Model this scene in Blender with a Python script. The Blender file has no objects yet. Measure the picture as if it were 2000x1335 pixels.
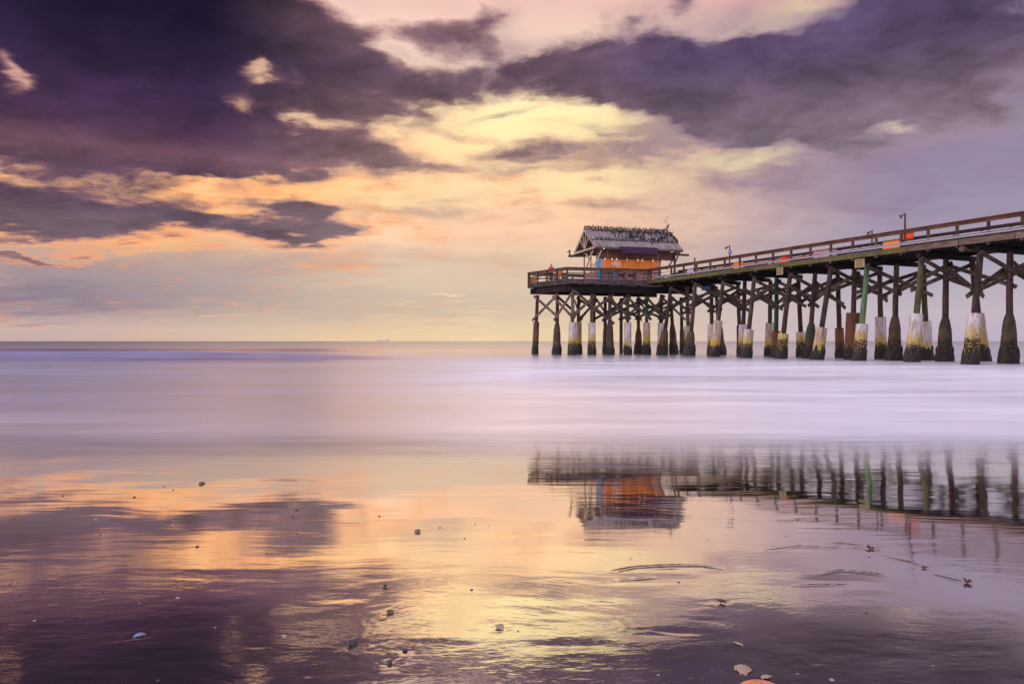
import bpy, bmesh, math, random
import numpy as np
from mathutils import Vector, Matrix, Quaternion

SC = bpy.context.scene
COL = SC.collection
R = math.radians
F = 1400.0            # focal length of the photograph in its own pixels (2000 wide)
CAMH = 1.2            # camera height above the sea

# ------------------------------------------------------------------ camera
cam_d = bpy.data.cameras.new('camera')
cam_d.sensor_width = 36.0
cam_d.lens = 36.0 * F / 2000.0
cam_d.clip_start = 0.05
cam_d.clip_end = 60000.0
cam = bpy.data.objects.new('camera', cam_d)
COL.objects.link(cam)
cam.location = (0, 0, CAMH)
cam.rotation_euler = (R(90 - 0.07), 0, 0)
SC.camera = cam

# ------------------------------------------------------------------ view / light
SC.view_settings.view_transform = 'Standard'
SC.view_settings.look = 'None'
SC.view_settings.exposure = 0.0
SC.view_settings.gamma = 1.0
SUN_EL, SUN_AZ = 9.0, -78.0         # low sunrise glow, out of frame on the left
sd = bpy.data.lights.new('sun', 'SUN')
sd.energy = 0.9
sd.angle = R(24)
sd.color = (1.0, 0.80, 0.62)
sun = bpy.data.objects.new('sun', sd)
COL.objects.link(sun)
_v = Vector((math.sin(R(SUN_AZ)) * math.cos(R(SUN_EL)), math.cos(R(SUN_AZ)) * math.cos(R(SUN_EL)), math.sin(R(SUN_EL))))
sun.rotation_euler = (-_v).to_track_quat('-Z', 'Y').to_euler()


def lin(r, g, b):
    def f(c):
        c /= 255.0
        return c / 12.92 if c <= 0.04045 else ((c + 0.055) / 1.055) ** 2.4
    return (f(r), f(g), f(b), 1.0)


class NT:
    """Small helper to write node trees as expressions."""
    def __init__(s, tree):
        s.t = tree
        s.n = tree.nodes
        s.l = tree.links

    def new(s, typ, **kw):
        n = s.n.new(typ)
        for k, v in kw.items():
            setattr(n, k, v)
        return n

    def put(s, sock, v):
        if v is None:
            return
        if isinstance(v, bpy.types.NodeSocket):
            s.l.new(v, sock)
        else:
            sock.default_value = v

    def m(s, op, a, b=None, c=None, clamp=False):
        n = s.new('ShaderNodeMath', operation=op, use_clamp=clamp)
        s.put(n.inputs[0], a)
        s.put(n.inputs[1], b)
        if c is not None:
            s.put(n.inputs[2], c)
        return n.outputs[0]

    def vm(s, op, a, b=None, c=None):
        n = s.new('ShaderNodeVectorMath', operation=op)
        s.put(n.inputs[0], a)
        if op == 'SCALE':
            s.put(n.inputs['Scale'], b)
        else:
            s.put(n.inputs[1], b)
            if c is not None:
                s.put(n.inputs[2], c)
        return n.outputs['Value'] if op in ('LENGTH', 'DOT_PRODUCT', 'DISTANCE') else n.outputs['Vector']

    def mr(s, v, a, b, c=0.0, d=1.0, smooth=False):
        n = s.new('ShaderNodeMapRange', interpolation_type='SMOOTHSTEP' if smooth else 'LINEAR')
        n.clamp = True
        s.put(n.inputs['Value'], v)
        for k, x in zip(('From Min', 'From Max', 'To Min', 'To Max'), (a, b, c, d)):
            s.put(n.inputs[k], x)
        return n.outputs['Result']

    def ramp(s, v, stops, interp='LINEAR'):
        n = s.new('ShaderNodeValToRGB')
        cr = n.color_ramp
        cr.interpolation = interp
        while len(cr.elements) < len(stops):
            cr.elements.new(0.5)
        for e, (p, c) in zip(cr.elements, sorted(stops, key=lambda q: q[0])):
            e.position = p
            e.color = c
        s.put(n.inputs[0], v)
        return n.outputs[0]

    def mix(s, f, a, b, mode='MIX'):
        n = s.new('ShaderNodeMix', data_type='RGBA', blend_type=mode)
        n.clamp_factor = True
        s.put(n.inputs[0], f)
        s.put(n.inputs[6], a)
        s.put(n.inputs[7], b)
        return n.outputs[2]

    def noise(s, vec, scale, detail=4.0, rough=0.5, dist=0.0, color=False):
        n = s.new('ShaderNodeTexNoise')
        s.put(n.inputs['Vector'], vec)
        n.inputs['Scale'].default_value = scale
        n.inputs['Detail'].default_value = detail
        n.inputs['Roughness'].default_value = rough
        n.inputs['Distortion'].default_value = dist
        return n.outputs['Color' if color else 'Fac']

    def mapping(s, vec, loc=(0, 0, 0), rot=(0, 0, 0), scale=(1, 1, 1), typ='POINT'):
        n = s.new('ShaderNodeMapping', vector_type=typ)
        s.put(n.inputs['Vector'], vec)
        n.inputs['Location'].default_value = loc
        n.inputs['Rotation'].default_value = rot
        n.inputs['Scale'].default_value = scale
        return n.outputs['Vector']

    def xyz(s, v):
        n = s.new('ShaderNodeSeparateXYZ')
        s.put(n.inputs[0], v)
        return n.outputs

    def vec(s, x, y, z=0.0):
        n = s.new('ShaderNodeCombineXYZ')
        for i, q in enumerate((x, y, z)):
            s.put(n.inputs[i], q)
        return n.outputs[0]


# ------------------------------------------------------------------ sky
HOR = 666.0


def sky_dir(px, py):
    """azimuth / elevation (radians) of a sky feature"""
    return math.atan((px - 1000) / F), math.atan((HOR - py) / math.hypot(F, px - 1000))


def build_sky():
    w = bpy.data.worlds.new('World')
    SC.world = w
    w.use_nodes = True
    k = NT(w.node_tree)
    k.n.clear()
    out = k.new('ShaderNodeOutputWorld')
    tc = k.new('ShaderNodeTexCoord')
    d = tc.outputs['Generated']
    x, y, z = k.xyz(d)
    az = k.m('ARCTAN2', x, y)
    el = k.m('ARCSINE', z)
    # planar cloud-deck coordinates: clouds flatten towards the horizon
    den = k.m('ADD', k.m('MAXIMUM', z, 0.0), 0.12)
    cp = k.vec(k.m('DIVIDE', x, den), k.m('DIVIDE', y, den), 0.0)
    cpl = k.mapping(cp, rot=(0, 0, 0.25), scale=(0.8, 1.2, 1))
    wn = k.noise(cpl, 2.1, 5, 0.55, color=True)
    wv = k.vm('SUBTRACT', wn, (0.5, 0.5, 0.5))
    wn2 = k.noise(cp, 7.0, 3, 0.55, color=True)
    wv2 = k.vm('SUBTRACT', wn2, (0.5, 0.5, 0.5))
    p0 = k.vec(az, el, 0.0)
    p = k.vm('MULTIPLY_ADD', wv, (0.17, 0.085, 0.0), p0)
    p = k.vm('MULTIPLY_ADD', wv2, (0.045, 0.026, 0.0), p)
    fbm = k.noise(cpl, 2.6, 8, 0.60)
    fine = k.noise(cp, 6.0, 6, 0.62)
    bil = k.noise(k.vm('MULTIPLY', p, (10.0, 17.0, 1.0)), 1.0, 8, 0.60)
    streak = k.noise(k.mapping(p, scale=(2.6, 20.0, 1)), 1.0, 4, 0.5)

    def field(blobs, src):
        acc = None
        for b in blobs:
            px, py, rx, ry, amp = b[:5]
            rot = b[5] if len(b) > 5 else 0.0
            a, e = sky_dir(px, py)
            ca = math.cos(a)
            sx, sy = F / (rx * ca * ca), F / (ry * ca)
            if abs(rot) < 1e-3:
                mp = k.vm('MULTIPLY_ADD', src, (sx, sy, 0.0), (-a * sx, -e * sy, 0.0))
            else:                       # turned ellipse (positive = rising to the right)
                c_, s_ = math.cos(rot), math.sin(rot)
                d1 = k.m('SUBTRACT', k.vm('DOT_PRODUCT', src, (c_ * sx, s_ * sx, 0.0)), (c_ * a + s_ * e) * sx)
                d2 = k.m('SUBTRACT', k.vm('DOT_PRODUCT', src, (-s_ * sy, c_ * sy, 0.0)), (-s_ * a + c_ * e) * sy)
                mp = k.vec(d1, d2, 0.0)
            v = k.mr(k.vm('LENGTH', mp), 0.0, 1.0, amp, 0.0, smooth=True)
            acc = v if acc is None else k.m('ADD', acc, v)
        return acc

    # ---- clear-air / veil colour, three vertical ramps blended across azimuth
    en = k.mr(el, 0.0, 0.5)              # 0 .. 28.6 degrees

    def er(stops):
        return k.ramp(en, [(math.atan((HOR - py) / F) / 0.5, lin(*c)) for py, c in stops])
    left = er([(666, (186, 166, 162)), (645, (192, 170, 164)), (605, (152, 140, 148)), (560, (158, 146, 150)), (515, (190, 162, 148)),
               (470, (250, 182, 132)), (400, (255, 208, 152)), (345, (255, 196, 150)), (290, (215, 168, 165)), (120, (240, 205, 190)), (0, (225, 190, 190))])
    cent = er([(666, (220, 198, 166)), (630, (206, 186, 163)), (580, (204, 186, 168)), (520, (214, 192, 170)), (450, (255, 214, 180)),
               (380, (255, 216, 176)), (300, (255, 220, 172)), (220, (255, 238, 186)), (120, (236, 212, 196)), (0, (230, 192, 182))])
    right = er([(666, (180, 168, 184)), (620, (186, 174, 182)), (540, (164, 158, 172)), (450, (160, 152, 170)), (380, (152, 142, 162)),
                (300, (138, 126, 150)), (200, (122, 106, 134)), (80, (124, 104, 128)), (0, (230, 172, 166))])
    base = k.mix(k.mr(az, -0.62, -0.12, smooth=True), left, cent)
    base = k.mix(k.mr(az, 0.06, 0.52, smooth=True), base, right)

    # ---- warm bright openings
    glow = field([
        (330, 395, 420, 62, 0.9, -0.10), (560, 375, 260, 40, 0.7, -0.08), (250, 475, 300, 26, 0.6),
        (780, 380, 320, 80, 0.5), (1090, 235, 380, 80, 0.95, 0.02), (950, 290, 300, 60, 0.6), (1180, 355, 260, 34, 0.75, 0.03),
        (1490, 303, 150, 34, 1.5, 0.05), (1735, 271, 90, 18, 1.7), (820, 150, 140, 60, 0.4), (1530, 40, 130, 44, 0.55, 0.1),
        (500, 132, 46, 32, 0.7), (15, 140, 60, 55, 0.6), (462, 213, 42, 26, 0.6), (430, 619, 100, 6, 1.0), (850, 582, 100, 8, 0.7),
        (950, 640, 330, 40, 0.25),
    ], p)
    gcol = k.mix(k.mr(az, -0.35, 0.02, smooth=True), lin(255, 198, 134), lin(255, 238, 188))
    base = k.mix(k.m('MULTIPLY', glow, k.mr(k.m('ADD', k.m('MULTIPLY', k.m('SUBTRACT', k.m('MULTIPLY_ADD', bil, 0.6, k.m('MULTIPLY', streak, 0.4)), 0.5), k.mr(el, 0.08, 0.17, 0.35, 1.0)), 0.5), 0.34, 0.60, 0.15, 1.05), clamp=True), base, gcol)

    # ---- thin mauve veils
    veil = field([
        (1480, 290, 520, 150, 0.95), (1850, 260, 460, 240, 0.85), (1300, 260, 360, 60, 0.8, 0.04), (1030, 300, 150, 36, 1.15), (1180, 315, 190, 36, 0.7), (1420, 350, 220, 40, 0.5), (1290, 395, 260, 30, 0.5),
        (880, 335, 260, 50, 0.75), (1000, 430, 500, 60, 0.4), (600, 500, 500, 40, 0.4), (300, 560, 500, 60, 0.5), (800, 110, 260, 60, 0.6), (1000, 90, 120, 50, 0.5), (1400, 60, 200, 40, 0.4), (700, 405, 230, 22, 0.5), (1000, 500, 420, 60, 0.3), (500, 525, 420, 46, 0.4), (70, 520, 190, 26, 0.9),
        (60, 590, 330, 46, 0.8), (700, 590, 500, 40, 0.3), (1600, 440, 520, 130, 0.55), (1300, 470, 260, 50, 0.4), (900, 60, 140, 70, 0.75), (760, 250, 190, 60, 0.7), (600, 300, 300, 70, 0.8), (330, 390, 300, 30, 0.35), (960, 30, 60, 60, 0.6),
        (1250, 30, 120, 40, 0.5), (860, 400, 160, 24, 0.4), (1200, 252, 190, 18, 1.1), (990, 222, 130, 16, 0.9, 0.15), (1290, 215, 100, 16, 0.8), (1080, 338, 200, 16, 0.7),
    ], p)
    veil = k.m('ADD', veil, k.mr(el, 0.08, 0.17, 0.0, 0.18))
    vt = k.m('MULTIPLY_ADD', bil, 0.45, k.m('MULTIPLY_ADD', fbm, 0.25, k.m('MULTIPLY', streak, 0.30)))
    vt = k.m('ADD', k.m('MULTIPLY', k.m('SUBTRACT', vt, 0.5), k.m('MAXIMUM', k.mr(el, 0.05, 0.15, 0.25, 1.0), k.mr(az, 0.1, 0.3, 0.0, 0.8))), 0.5)
    va = k.m('MULTIPLY', veil, k.mr(vt, 0.38, 0.60, 0.15, 1.05), clamp=True)
    vcol = k.mix(k.mr(az, -0.5, 0.1), lin(116, 98, 122), lin(150, 126, 128))
    vcol = k.mix(k.mr(az, 0.1, 0.55), vcol, lin(138, 121, 146))
    base = k.mix(k.m('MULTIPLY', va, 0.82), base, vcol)

    # ---- dark cloud masses
    dens = field([
        (200, 60, 560, 260, 1.5), (540, 90, 300, 170, 1.0), (120, 240, 520, 150, 1.3), (450, 270, 420, 110, 1.05), (0, 30, 380, 200, 0.9), (660, 70, 100, 90, 0.5),
        (620, 335, 330, 46, 0.6, 0.10), (300, 325, 460, 46, 0.7, 0.05), (690, 285, 220, 44, 0.6),
        (120, 405, 360, 85, 1.15, 0.03), (330, 420, 200, 60, 0.7), (560, 432, 260, 58, 1.0, 0.03), (640, 440, 160, 34, 0.5), (60, 445, 320, 44, 0.6),
        (770, 180, 190, 66, 0.72), (930, 155, 200, 56, 0.85), (730, 150, 100, 40, 0.5), (600, 40, 120, 120, 0.3), (840, 62, 165, 56, 0.95, -0.05), (760, 120, 110, 30, 0.4), (1000, 115, 120, 30, 0.5), (800, 240, 170, 38, 0.5, -0.2), (670, 205, 140, 60, 0.9), (930, 20, 70, 60, 0.55),
        (1180, 125, 250, 92, 1.35, 0.05), (1430, 150, 330, 120, 1.2), (1640, 170, 380, 180, 1.2), (1880, 130, 400, 240, 1.25), (1320, 190, 330, 60, 0.75), (1500, 250, 420, 80, 0.75), (1650, 290, 300, 60, 0.4),
        (1760, 2, 360, 52, 1.1), (1480, -14, 180, 28, 0.9), (1335, 15, 46, 30, 0.6), (1230, 46, 46, 14, 0.4),
        (1020, 298, 130, 34, 0.85), (930, 265, 120, 26, 0.4), (1130, 262, 110, 18, 0.45), (820, 320, 150, 30, 0.45), (1170, 290, 160, 30, 0.5, -0.05), (1330, 320, 160, 26, 0.4), (60, 513, 160, 22, 0.6), (880, 340, 160, 26, 0.4), (1080, 395, 200, 20, 0.3),
        (500, 130, 62, 44, -1.0), (8, 138, 110, 95, -1.3), (462, 213, 84, 50, -0.85), (760, 95, 80, 40, -0.3), (1530, 40, 150, 40, -0.8, 0.12), (1090, 245, 330, 70, -0.4), (1490, 303, 170, 44, -1.1, 0.05), (1735, 271, 120, 30, -1.0), (610, 243, 80, 22, -0.45), (720, 165, 80, 20, -0.45),
    ], p)
    dn = k.m('MULTIPLY_ADD', bil, 0.50, k.m('MULTIPLY_ADD', fine, 0.22, k.m('MULTIPLY', fbm, 0.28)))
    dtex = k.m('ADD', dens, k.m('MULTIPLY', k.m('SUBTRACT', dn, 0.5), k.mr(el, 0.06, 0.17, 1.0, 2.7)))
    soft_r = k.mr(az, -0.3, 0.45, 0.70, 1.0)
    alpha = k.mr(dtex, 0.06, soft_r, smooth=True)
    # the shaded body of the cloud, by height and bearing
    cl = er([(460, (112, 94, 104)), (420, (92, 74, 92)), (370, (98, 76, 92)), (335, (112, 82, 96)), (300, (86, 62, 86)), (250, (68, 49, 76)), (180, (52, 38, 64)), (100, (36, 27, 52)), (0, (22, 16, 36))])
    cc = er([(460, (128, 112, 116)), (400, (142, 120, 118)), (330, (140, 116, 116)), (270, (132, 106, 108)), (210, (120, 97, 104)), (150, (104, 84, 100)), (60, (124, 98, 108)), (0, (110, 84, 100))])
    cr = er([(400, (152, 138, 156)), (340, (146, 130, 142)), (280, (134, 116, 130)), (220, (116, 98, 116)), (150, (98, 82, 108)), (60, (90, 74, 104)), (0, (66, 52, 82))])
    body = k.mix(k.mr(az, -0.42, -0.14, smooth=True), cl, cc)
    body = k.mix(k.mr(az, 0.02, 0.26, smooth=True), body, cr)
    tone = k.mr(k.m('MULTIPLY_ADD', bil, 0.55, k.m('MULTIPLY', fbm, 0.45)), 0.30, 0.68, 1.75, 0.50)
    body = k.vm('SCALE', body, k.m('MULTIPLY', tone, 0.80))
    core = k.mr(dtex, 0.2, 0.95, smooth=True)
    edge = k.mix(0.45, body, k.mix(k.mr(az, -0.2, 0.3), lin(190, 140, 136), lin(182, 162, 168)))
    ccol = k.mix(core, edge, body)
    # sunlit rim where the cloud thins out
    rim = k.m('MULTIPLY', k.mr(dtex, 0.0, 0.22, smooth=True), k.mr(dtex, 0.22, 0.5, 1.0, 0.0, smooth=True))
    rimw = k.m('MULTIPLY', rim, k.mr(az, 0.2, -0.3, 0.0, 0.5))
    base = k.mix(rimw, base, k.mix(k.mr(el, 0.2, 0.36), lin(255, 178, 128), lin(250, 214, 200)))
    col = k.mix(alpha, base, ccol)

    gm = k.new('ShaderNodeGamma')
    k.put(gm.inputs[0], col)
    gm.inputs[1].default_value = 1.06
    hs = k.new('ShaderNodeHueSaturation')
    hs.inputs['Saturation'].default_value = 1.08
    hs.inputs['Value'].default_value = 1.04
    k.put(hs.inputs['Color'], gm.outputs[0])
    col = hs.outputs[0]

    # ---- rest of the dome: broken cloud overhead, lavender behind the camera, both brightened as unseen fill
    hi = k.mix(k.mr(fbm, 0.42, 0.6, smooth=True), lin(176, 156, 190), k.vm('SCALE', lin(238, 232, 244)[:3], 1.8))
    col = k.mix(k.mr(el, 0.50, 0.85, smooth=True), col, hi)
    back = k.mix(k.mr(fbm, 0.3, 0.7), lin(230, 218, 242), lin(252, 240, 246))
    bf = k.mr(k.m('ADD', k.m('MULTIPLY', y, -1.0), k.m('MULTIPLY', z, 0.35)), -0.15, 0.55, smooth=True)
    col = k.mix(bf, col, k.vm('SCALE', back, 1.25))

    skyt = k.new('ShaderNodeTexSky', sky_type='NISHITA')
    skyt.sun_disc = False
    skyt.sun_elevation = R(SUN_EL)
    skyt.sun_rotation = R(SUN_AZ)
    skyt.dust_density = 3.0
    b1 = k.new('ShaderNodeBackground')
    k.put(b1.inputs[0], skyt.outputs[0])
    b1.inputs[1].default_value = 0.05
    b2 = k.new('ShaderNodeBackground')
    k.put(b2.inputs[0], col)
    b2.inputs[1].default_value = 1.18
    # the cloud deck covers nearly all of the clear sky
    mx = k.new('ShaderNodeMixShader')
    mx.inputs[0].default_value = 0.975
    k.l.new(b1.outputs[0], mx.inputs[1])
    k.l.new(b2.outputs[0], mx.inputs[2])
    k.l.new(mx.outputs[0], out.inputs[0])
    w.cycles.sampling_method = 'MANUAL'
    w.cycles.sample_map_resolution = 512


build_sky()


# ------------------------------------------------------------------ helpers for objects
def tag(o, label=None, cat=None, group=None, kind=None):
    if label:
        o['label'] = label
    if cat:
        o['category'] = cat
    if group:
        o['group'] = group
    if kind:
        o['kind'] = kind
    return o


def mesh_obj(name, verts, faces, mat, parent=None, smooth=False):
    me = bpy.data.meshes.new(name)
    me.from_pydata(verts, [], faces)
    me.update()
    if smooth:
        me.polygons.foreach_set('use_smooth', [True] * len(me.polygons))
    if mat:
        me.materials.append(mat)
    o = bpy.data.objects.new(name, me)
    COL.objects.link(o)
    if parent:
        o.parent = parent
    return o


def grid_obj(name, X, Y, Z, mat):
    n, m = X.shape
    co = np.stack([X, Y, Z], -1).reshape(-1, 3).astype(np.float32)
    i = np.arange((n - 1) * (m - 1))
    a = (i // (m - 1)) * m + i % (m - 1)
    q = np.stack([a, a + 1, a + m + 1, a + m], -1).astype(np.int32)
    me = bpy.data.meshes.new(name)
    me.vertices.add(len(co))
    me.vertices.foreach_set('co', co.ravel())
    me.loops.add(q.size)
    me.loops.foreach_set('vertex_index', q.ravel())
    me.polygons.add(len(q))
    me.polygons.foreach_set('loop_start', np.arange(len(q), dtype=np.int32) * 4)
    me.polygons.foreach_set('use_smooth', np.ones(len(q), bool))
    me.update(calc_edges=True)
    me.validate()
    me.materials.append(mat)
    o = bpy.data.objects.new(name, me)
    COL.objects.link(o)
    return o


# ------------------------------------------------------------------ wet sand
SLOPE = 0.0402
WATER_Y = 9.5


def sand_z(y):
    return SLOPE * (WATER_Y - y)


def sand_at(px, py):
    """where a mark of the photograph lies on the sand"""
    dx, dz = (px - 1000) / F, (HOR - py) / F
    y = (CAMH - SLOPE * WATER_Y) / (-dz - SLOPE)
    return dx * y, y


def mat_sand():
    m = bpy.data.materials.new('wet_sand')
    m.use_nodes = True
    k = NT(m.node_tree)
    k.n.clear()
    out = k.new('ShaderNodeOutputMaterial')
    geo = k.new('ShaderNodeNewGeometry')
    pos = geo.outputs['Position']
    x, y, z = k.xyz(pos)
    # film ripples: heights in metres, long across the slope
    warp = k.vm('MULTIPLY_ADD', k.vm('SUBTRACT', k.noise(pos, 0.9, 3, 0.5, color=True), (0.5, 0.5, 0.5)), (0.5, 0.35, 0.0), pos)
    r1 = k.noise(k.mapping(warp, rot=(0, 0, 0.06), scale=(4.5, 19.0, 1)), 1.0, 3, 0.5)
    r2 = k.noise(k.mapping(warp, rot=(0, 0, -0.05), scale=(1.3, 5.0, 1)), 1.0, 2, 0.5)
    r3 = k.noise(k.mapping(warp, rot=(0, 0, 0.03), scale=(12.0, 46.0, 1)), 1.0, 2, 0.5)
    grain = k.noise(k.mapping(pos, scale=(60, 130, 1)), 1.0, 4, 0.7)
    patch = k.mr(k.noise(k.mapping(pos, scale=(0.55, 1.0, 1)), 1.0, 3, 0.55), 0.38, 0.66, 0.25, 1.0, smooth=True)
    nearw = k.mr(y, 2.0, 3.6, 1.0, 0.15)
    h = k.m('MULTIPLY', k.m('MULTIPLY', r1, k.mr(y, 2.0, 4.0, 0.00060, 0.00026)), patch)
    far = k.mr(y, 3.0, 5.5, 1.0, 1.5)
    r4 = k.noise(k.mapping(warp, rot=(0, 0, 0.02), scale=(1.0, 9.5, 1)), 1.0, 3, 0.55)
    h = k.m('ADD', h, k.m('MULTIPLY', k.m('MULTIPLY', r2, 0.0011), far))
    h = k.m('ADD', h, k.m('MULTIPLY', r4, k.mr(y, 3.0, 5.5, 0.0002, 0.0006)))
    h = k.m('ADD', h, k.m('MULTIPLY', k.m('MULTIPLY', r3, 0.00022), k.m('MULTIPLY', patch, nearw)))
    h = k.m('ADD', h, k.m('MULTIPLY', k.m('MULTIPLY', grain, k.mr(y, 1.8, 4.0, 1.0, 0.3)), 0.00007))
    r5 = k.noise(k.mapping(pos, rot=(0, 0, 0.3), scale=(1.5, 1.9, 1)), 1.0, 3, 0.5)
    h = k.m('ADD', h, k.m('MULTIPLY', r5, k.mr(y, 2.2, 3.4, 0.0048, 0.0)))
    r6 = k.noise(k.mapping(warp, rot=(0, 0, -0.2), scale=(5.5, 10.0, 1)), 1.0, 4, 0.55)
    h = k.m('ADD', h, k.m('MULTIPLY', r6, k.mr(y, 2.2, 3.4, 0.0015, 0.0)))
    bump = k.new('ShaderNodeBump')
    bump.inputs['Strength'].default_value = 1.0
    bump.inputs['Distance'].default_value = 1.0
    k.put(bump.inputs['Height'], h)
    df = k.new('ShaderNodeBsdfDiffuse')
    c = k.mix(k.noise(k.mapping(pos, scale=(2, 7, 1)), 3.0, 5, 0.6), (0.012, 0.009, 0.011, 1), (0.030, 0.023, 0.023, 1))
    k.put(df.inputs[0], c)
    gl = k.new('ShaderNodeBsdfGlossy')
    gl.inputs['Color'].default_value = (1.0, 0.955, 0.90, 1)
    k.put(gl.inputs['Roughness'], k.m('ADD', k.mr(patch, 0.3, 1.0, 0.02, 0.05), k.mr(y, 4.0, 9.0, 0.0, 0.07)))
    k.put(gl.inputs['Normal'], bump.outputs[0])
    lw = k.new('ShaderNodeLayerWeight')
    lw.inputs['Blend'].default_value = 0.5
    fac = k.mr(lw.outputs['Facing'], 0.30, 0.90, 0.84, 0.99)
    # drained, duller sand low in the corners; a full film of water in the middle
    dn = k.noise(k.mapping(pos, scale=(1.6, 4.0, 1)), 1.0, 5, 0.6)
    dr = None
    for (px, py, rx, ry, a) in [(150, 1300, 0.75, 0.60, 1.0), (1780, 1300, 1.05, 0.50, 1.0), (1420, 1330, 0.45, 0.25, 0.6), (560, 1335, 0.5, 0.25, 0.5)]:
        cx, cy = sand_at(px, py)
        q = k.vm('LENGTH', k.vm('MULTIPLY_ADD', pos, (1 / rx, 1 / ry, 0.0), (-cx / rx, -cy / ry, 0.0)))
        v = k.mr(q, 0.2, 1.35, a, 0.0, smooth=True)
        dr = v if dr is None else k.m('MAXIMUM', dr, v)
    dr = k.m('MULTIPLY', dr, k.mr(dn, 0.3, 0.6, 0.55, 1.0))
    fac = k.m('MULTIPLY', fac, k.m('SUBTRACT', 1.0, k.m('MULTIPLY', dr, 0.74)))
    mx = k.new('ShaderNodeMixShader')
    k.put(mx.inputs[0], fac)
    k.l.new(df.outputs[0], mx.inputs[1])
    k.l.new(gl.outputs[0], mx.inputs[2])
    k.l.new(mx.outputs[0], out.inputs[0])
    return m


def smooth01(t):
    t = np.clip(t, 0, 1)
    return t * t * (3 - 2 * t)


# things lying on the sand: (px, py, width px, kind, seed) -- see the shells below
SHELLS = []


def lip(X, Y, pts, width, height, sharp):
    """raised lip of sand along a polyline given in photo marks"""
    Z = np.zeros_like(X)
    P = [sand_at(*q) for q in pts]
    best = np.full(X.shape, 1e9)
    par = np.zeros_like(X)
    n = len(P) - 1
    for i in range(n):
        ax, ay = P[i]
        bx, by = P[i + 1]
        dx, dy = bx - ax, by - ay
        t = np.clip(((X - ax) * dx + (Y - ay) * dy) / (dx * dx + dy * dy), 0, 1)
        ex, ey = X - ax - t * dx, Y - ay - t * dy
        dd = np.hypot(ex, ey)
        sgn = np.sign(ex * -dy + ey * dx)
        upd = dd < np.abs(best)
        best = np.where(upd, dd * np.where(sgn == 0, 1, sgn), best)
        par = np.where(upd, (i + t) / n, par)
    env = np.sin(np.pi * np.clip(par, 0, 1)) ** 0.6
    w = np.where(best > 0, width * sharp, width)
    return height * env * np.exp(-(best / w) ** 2)


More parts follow.
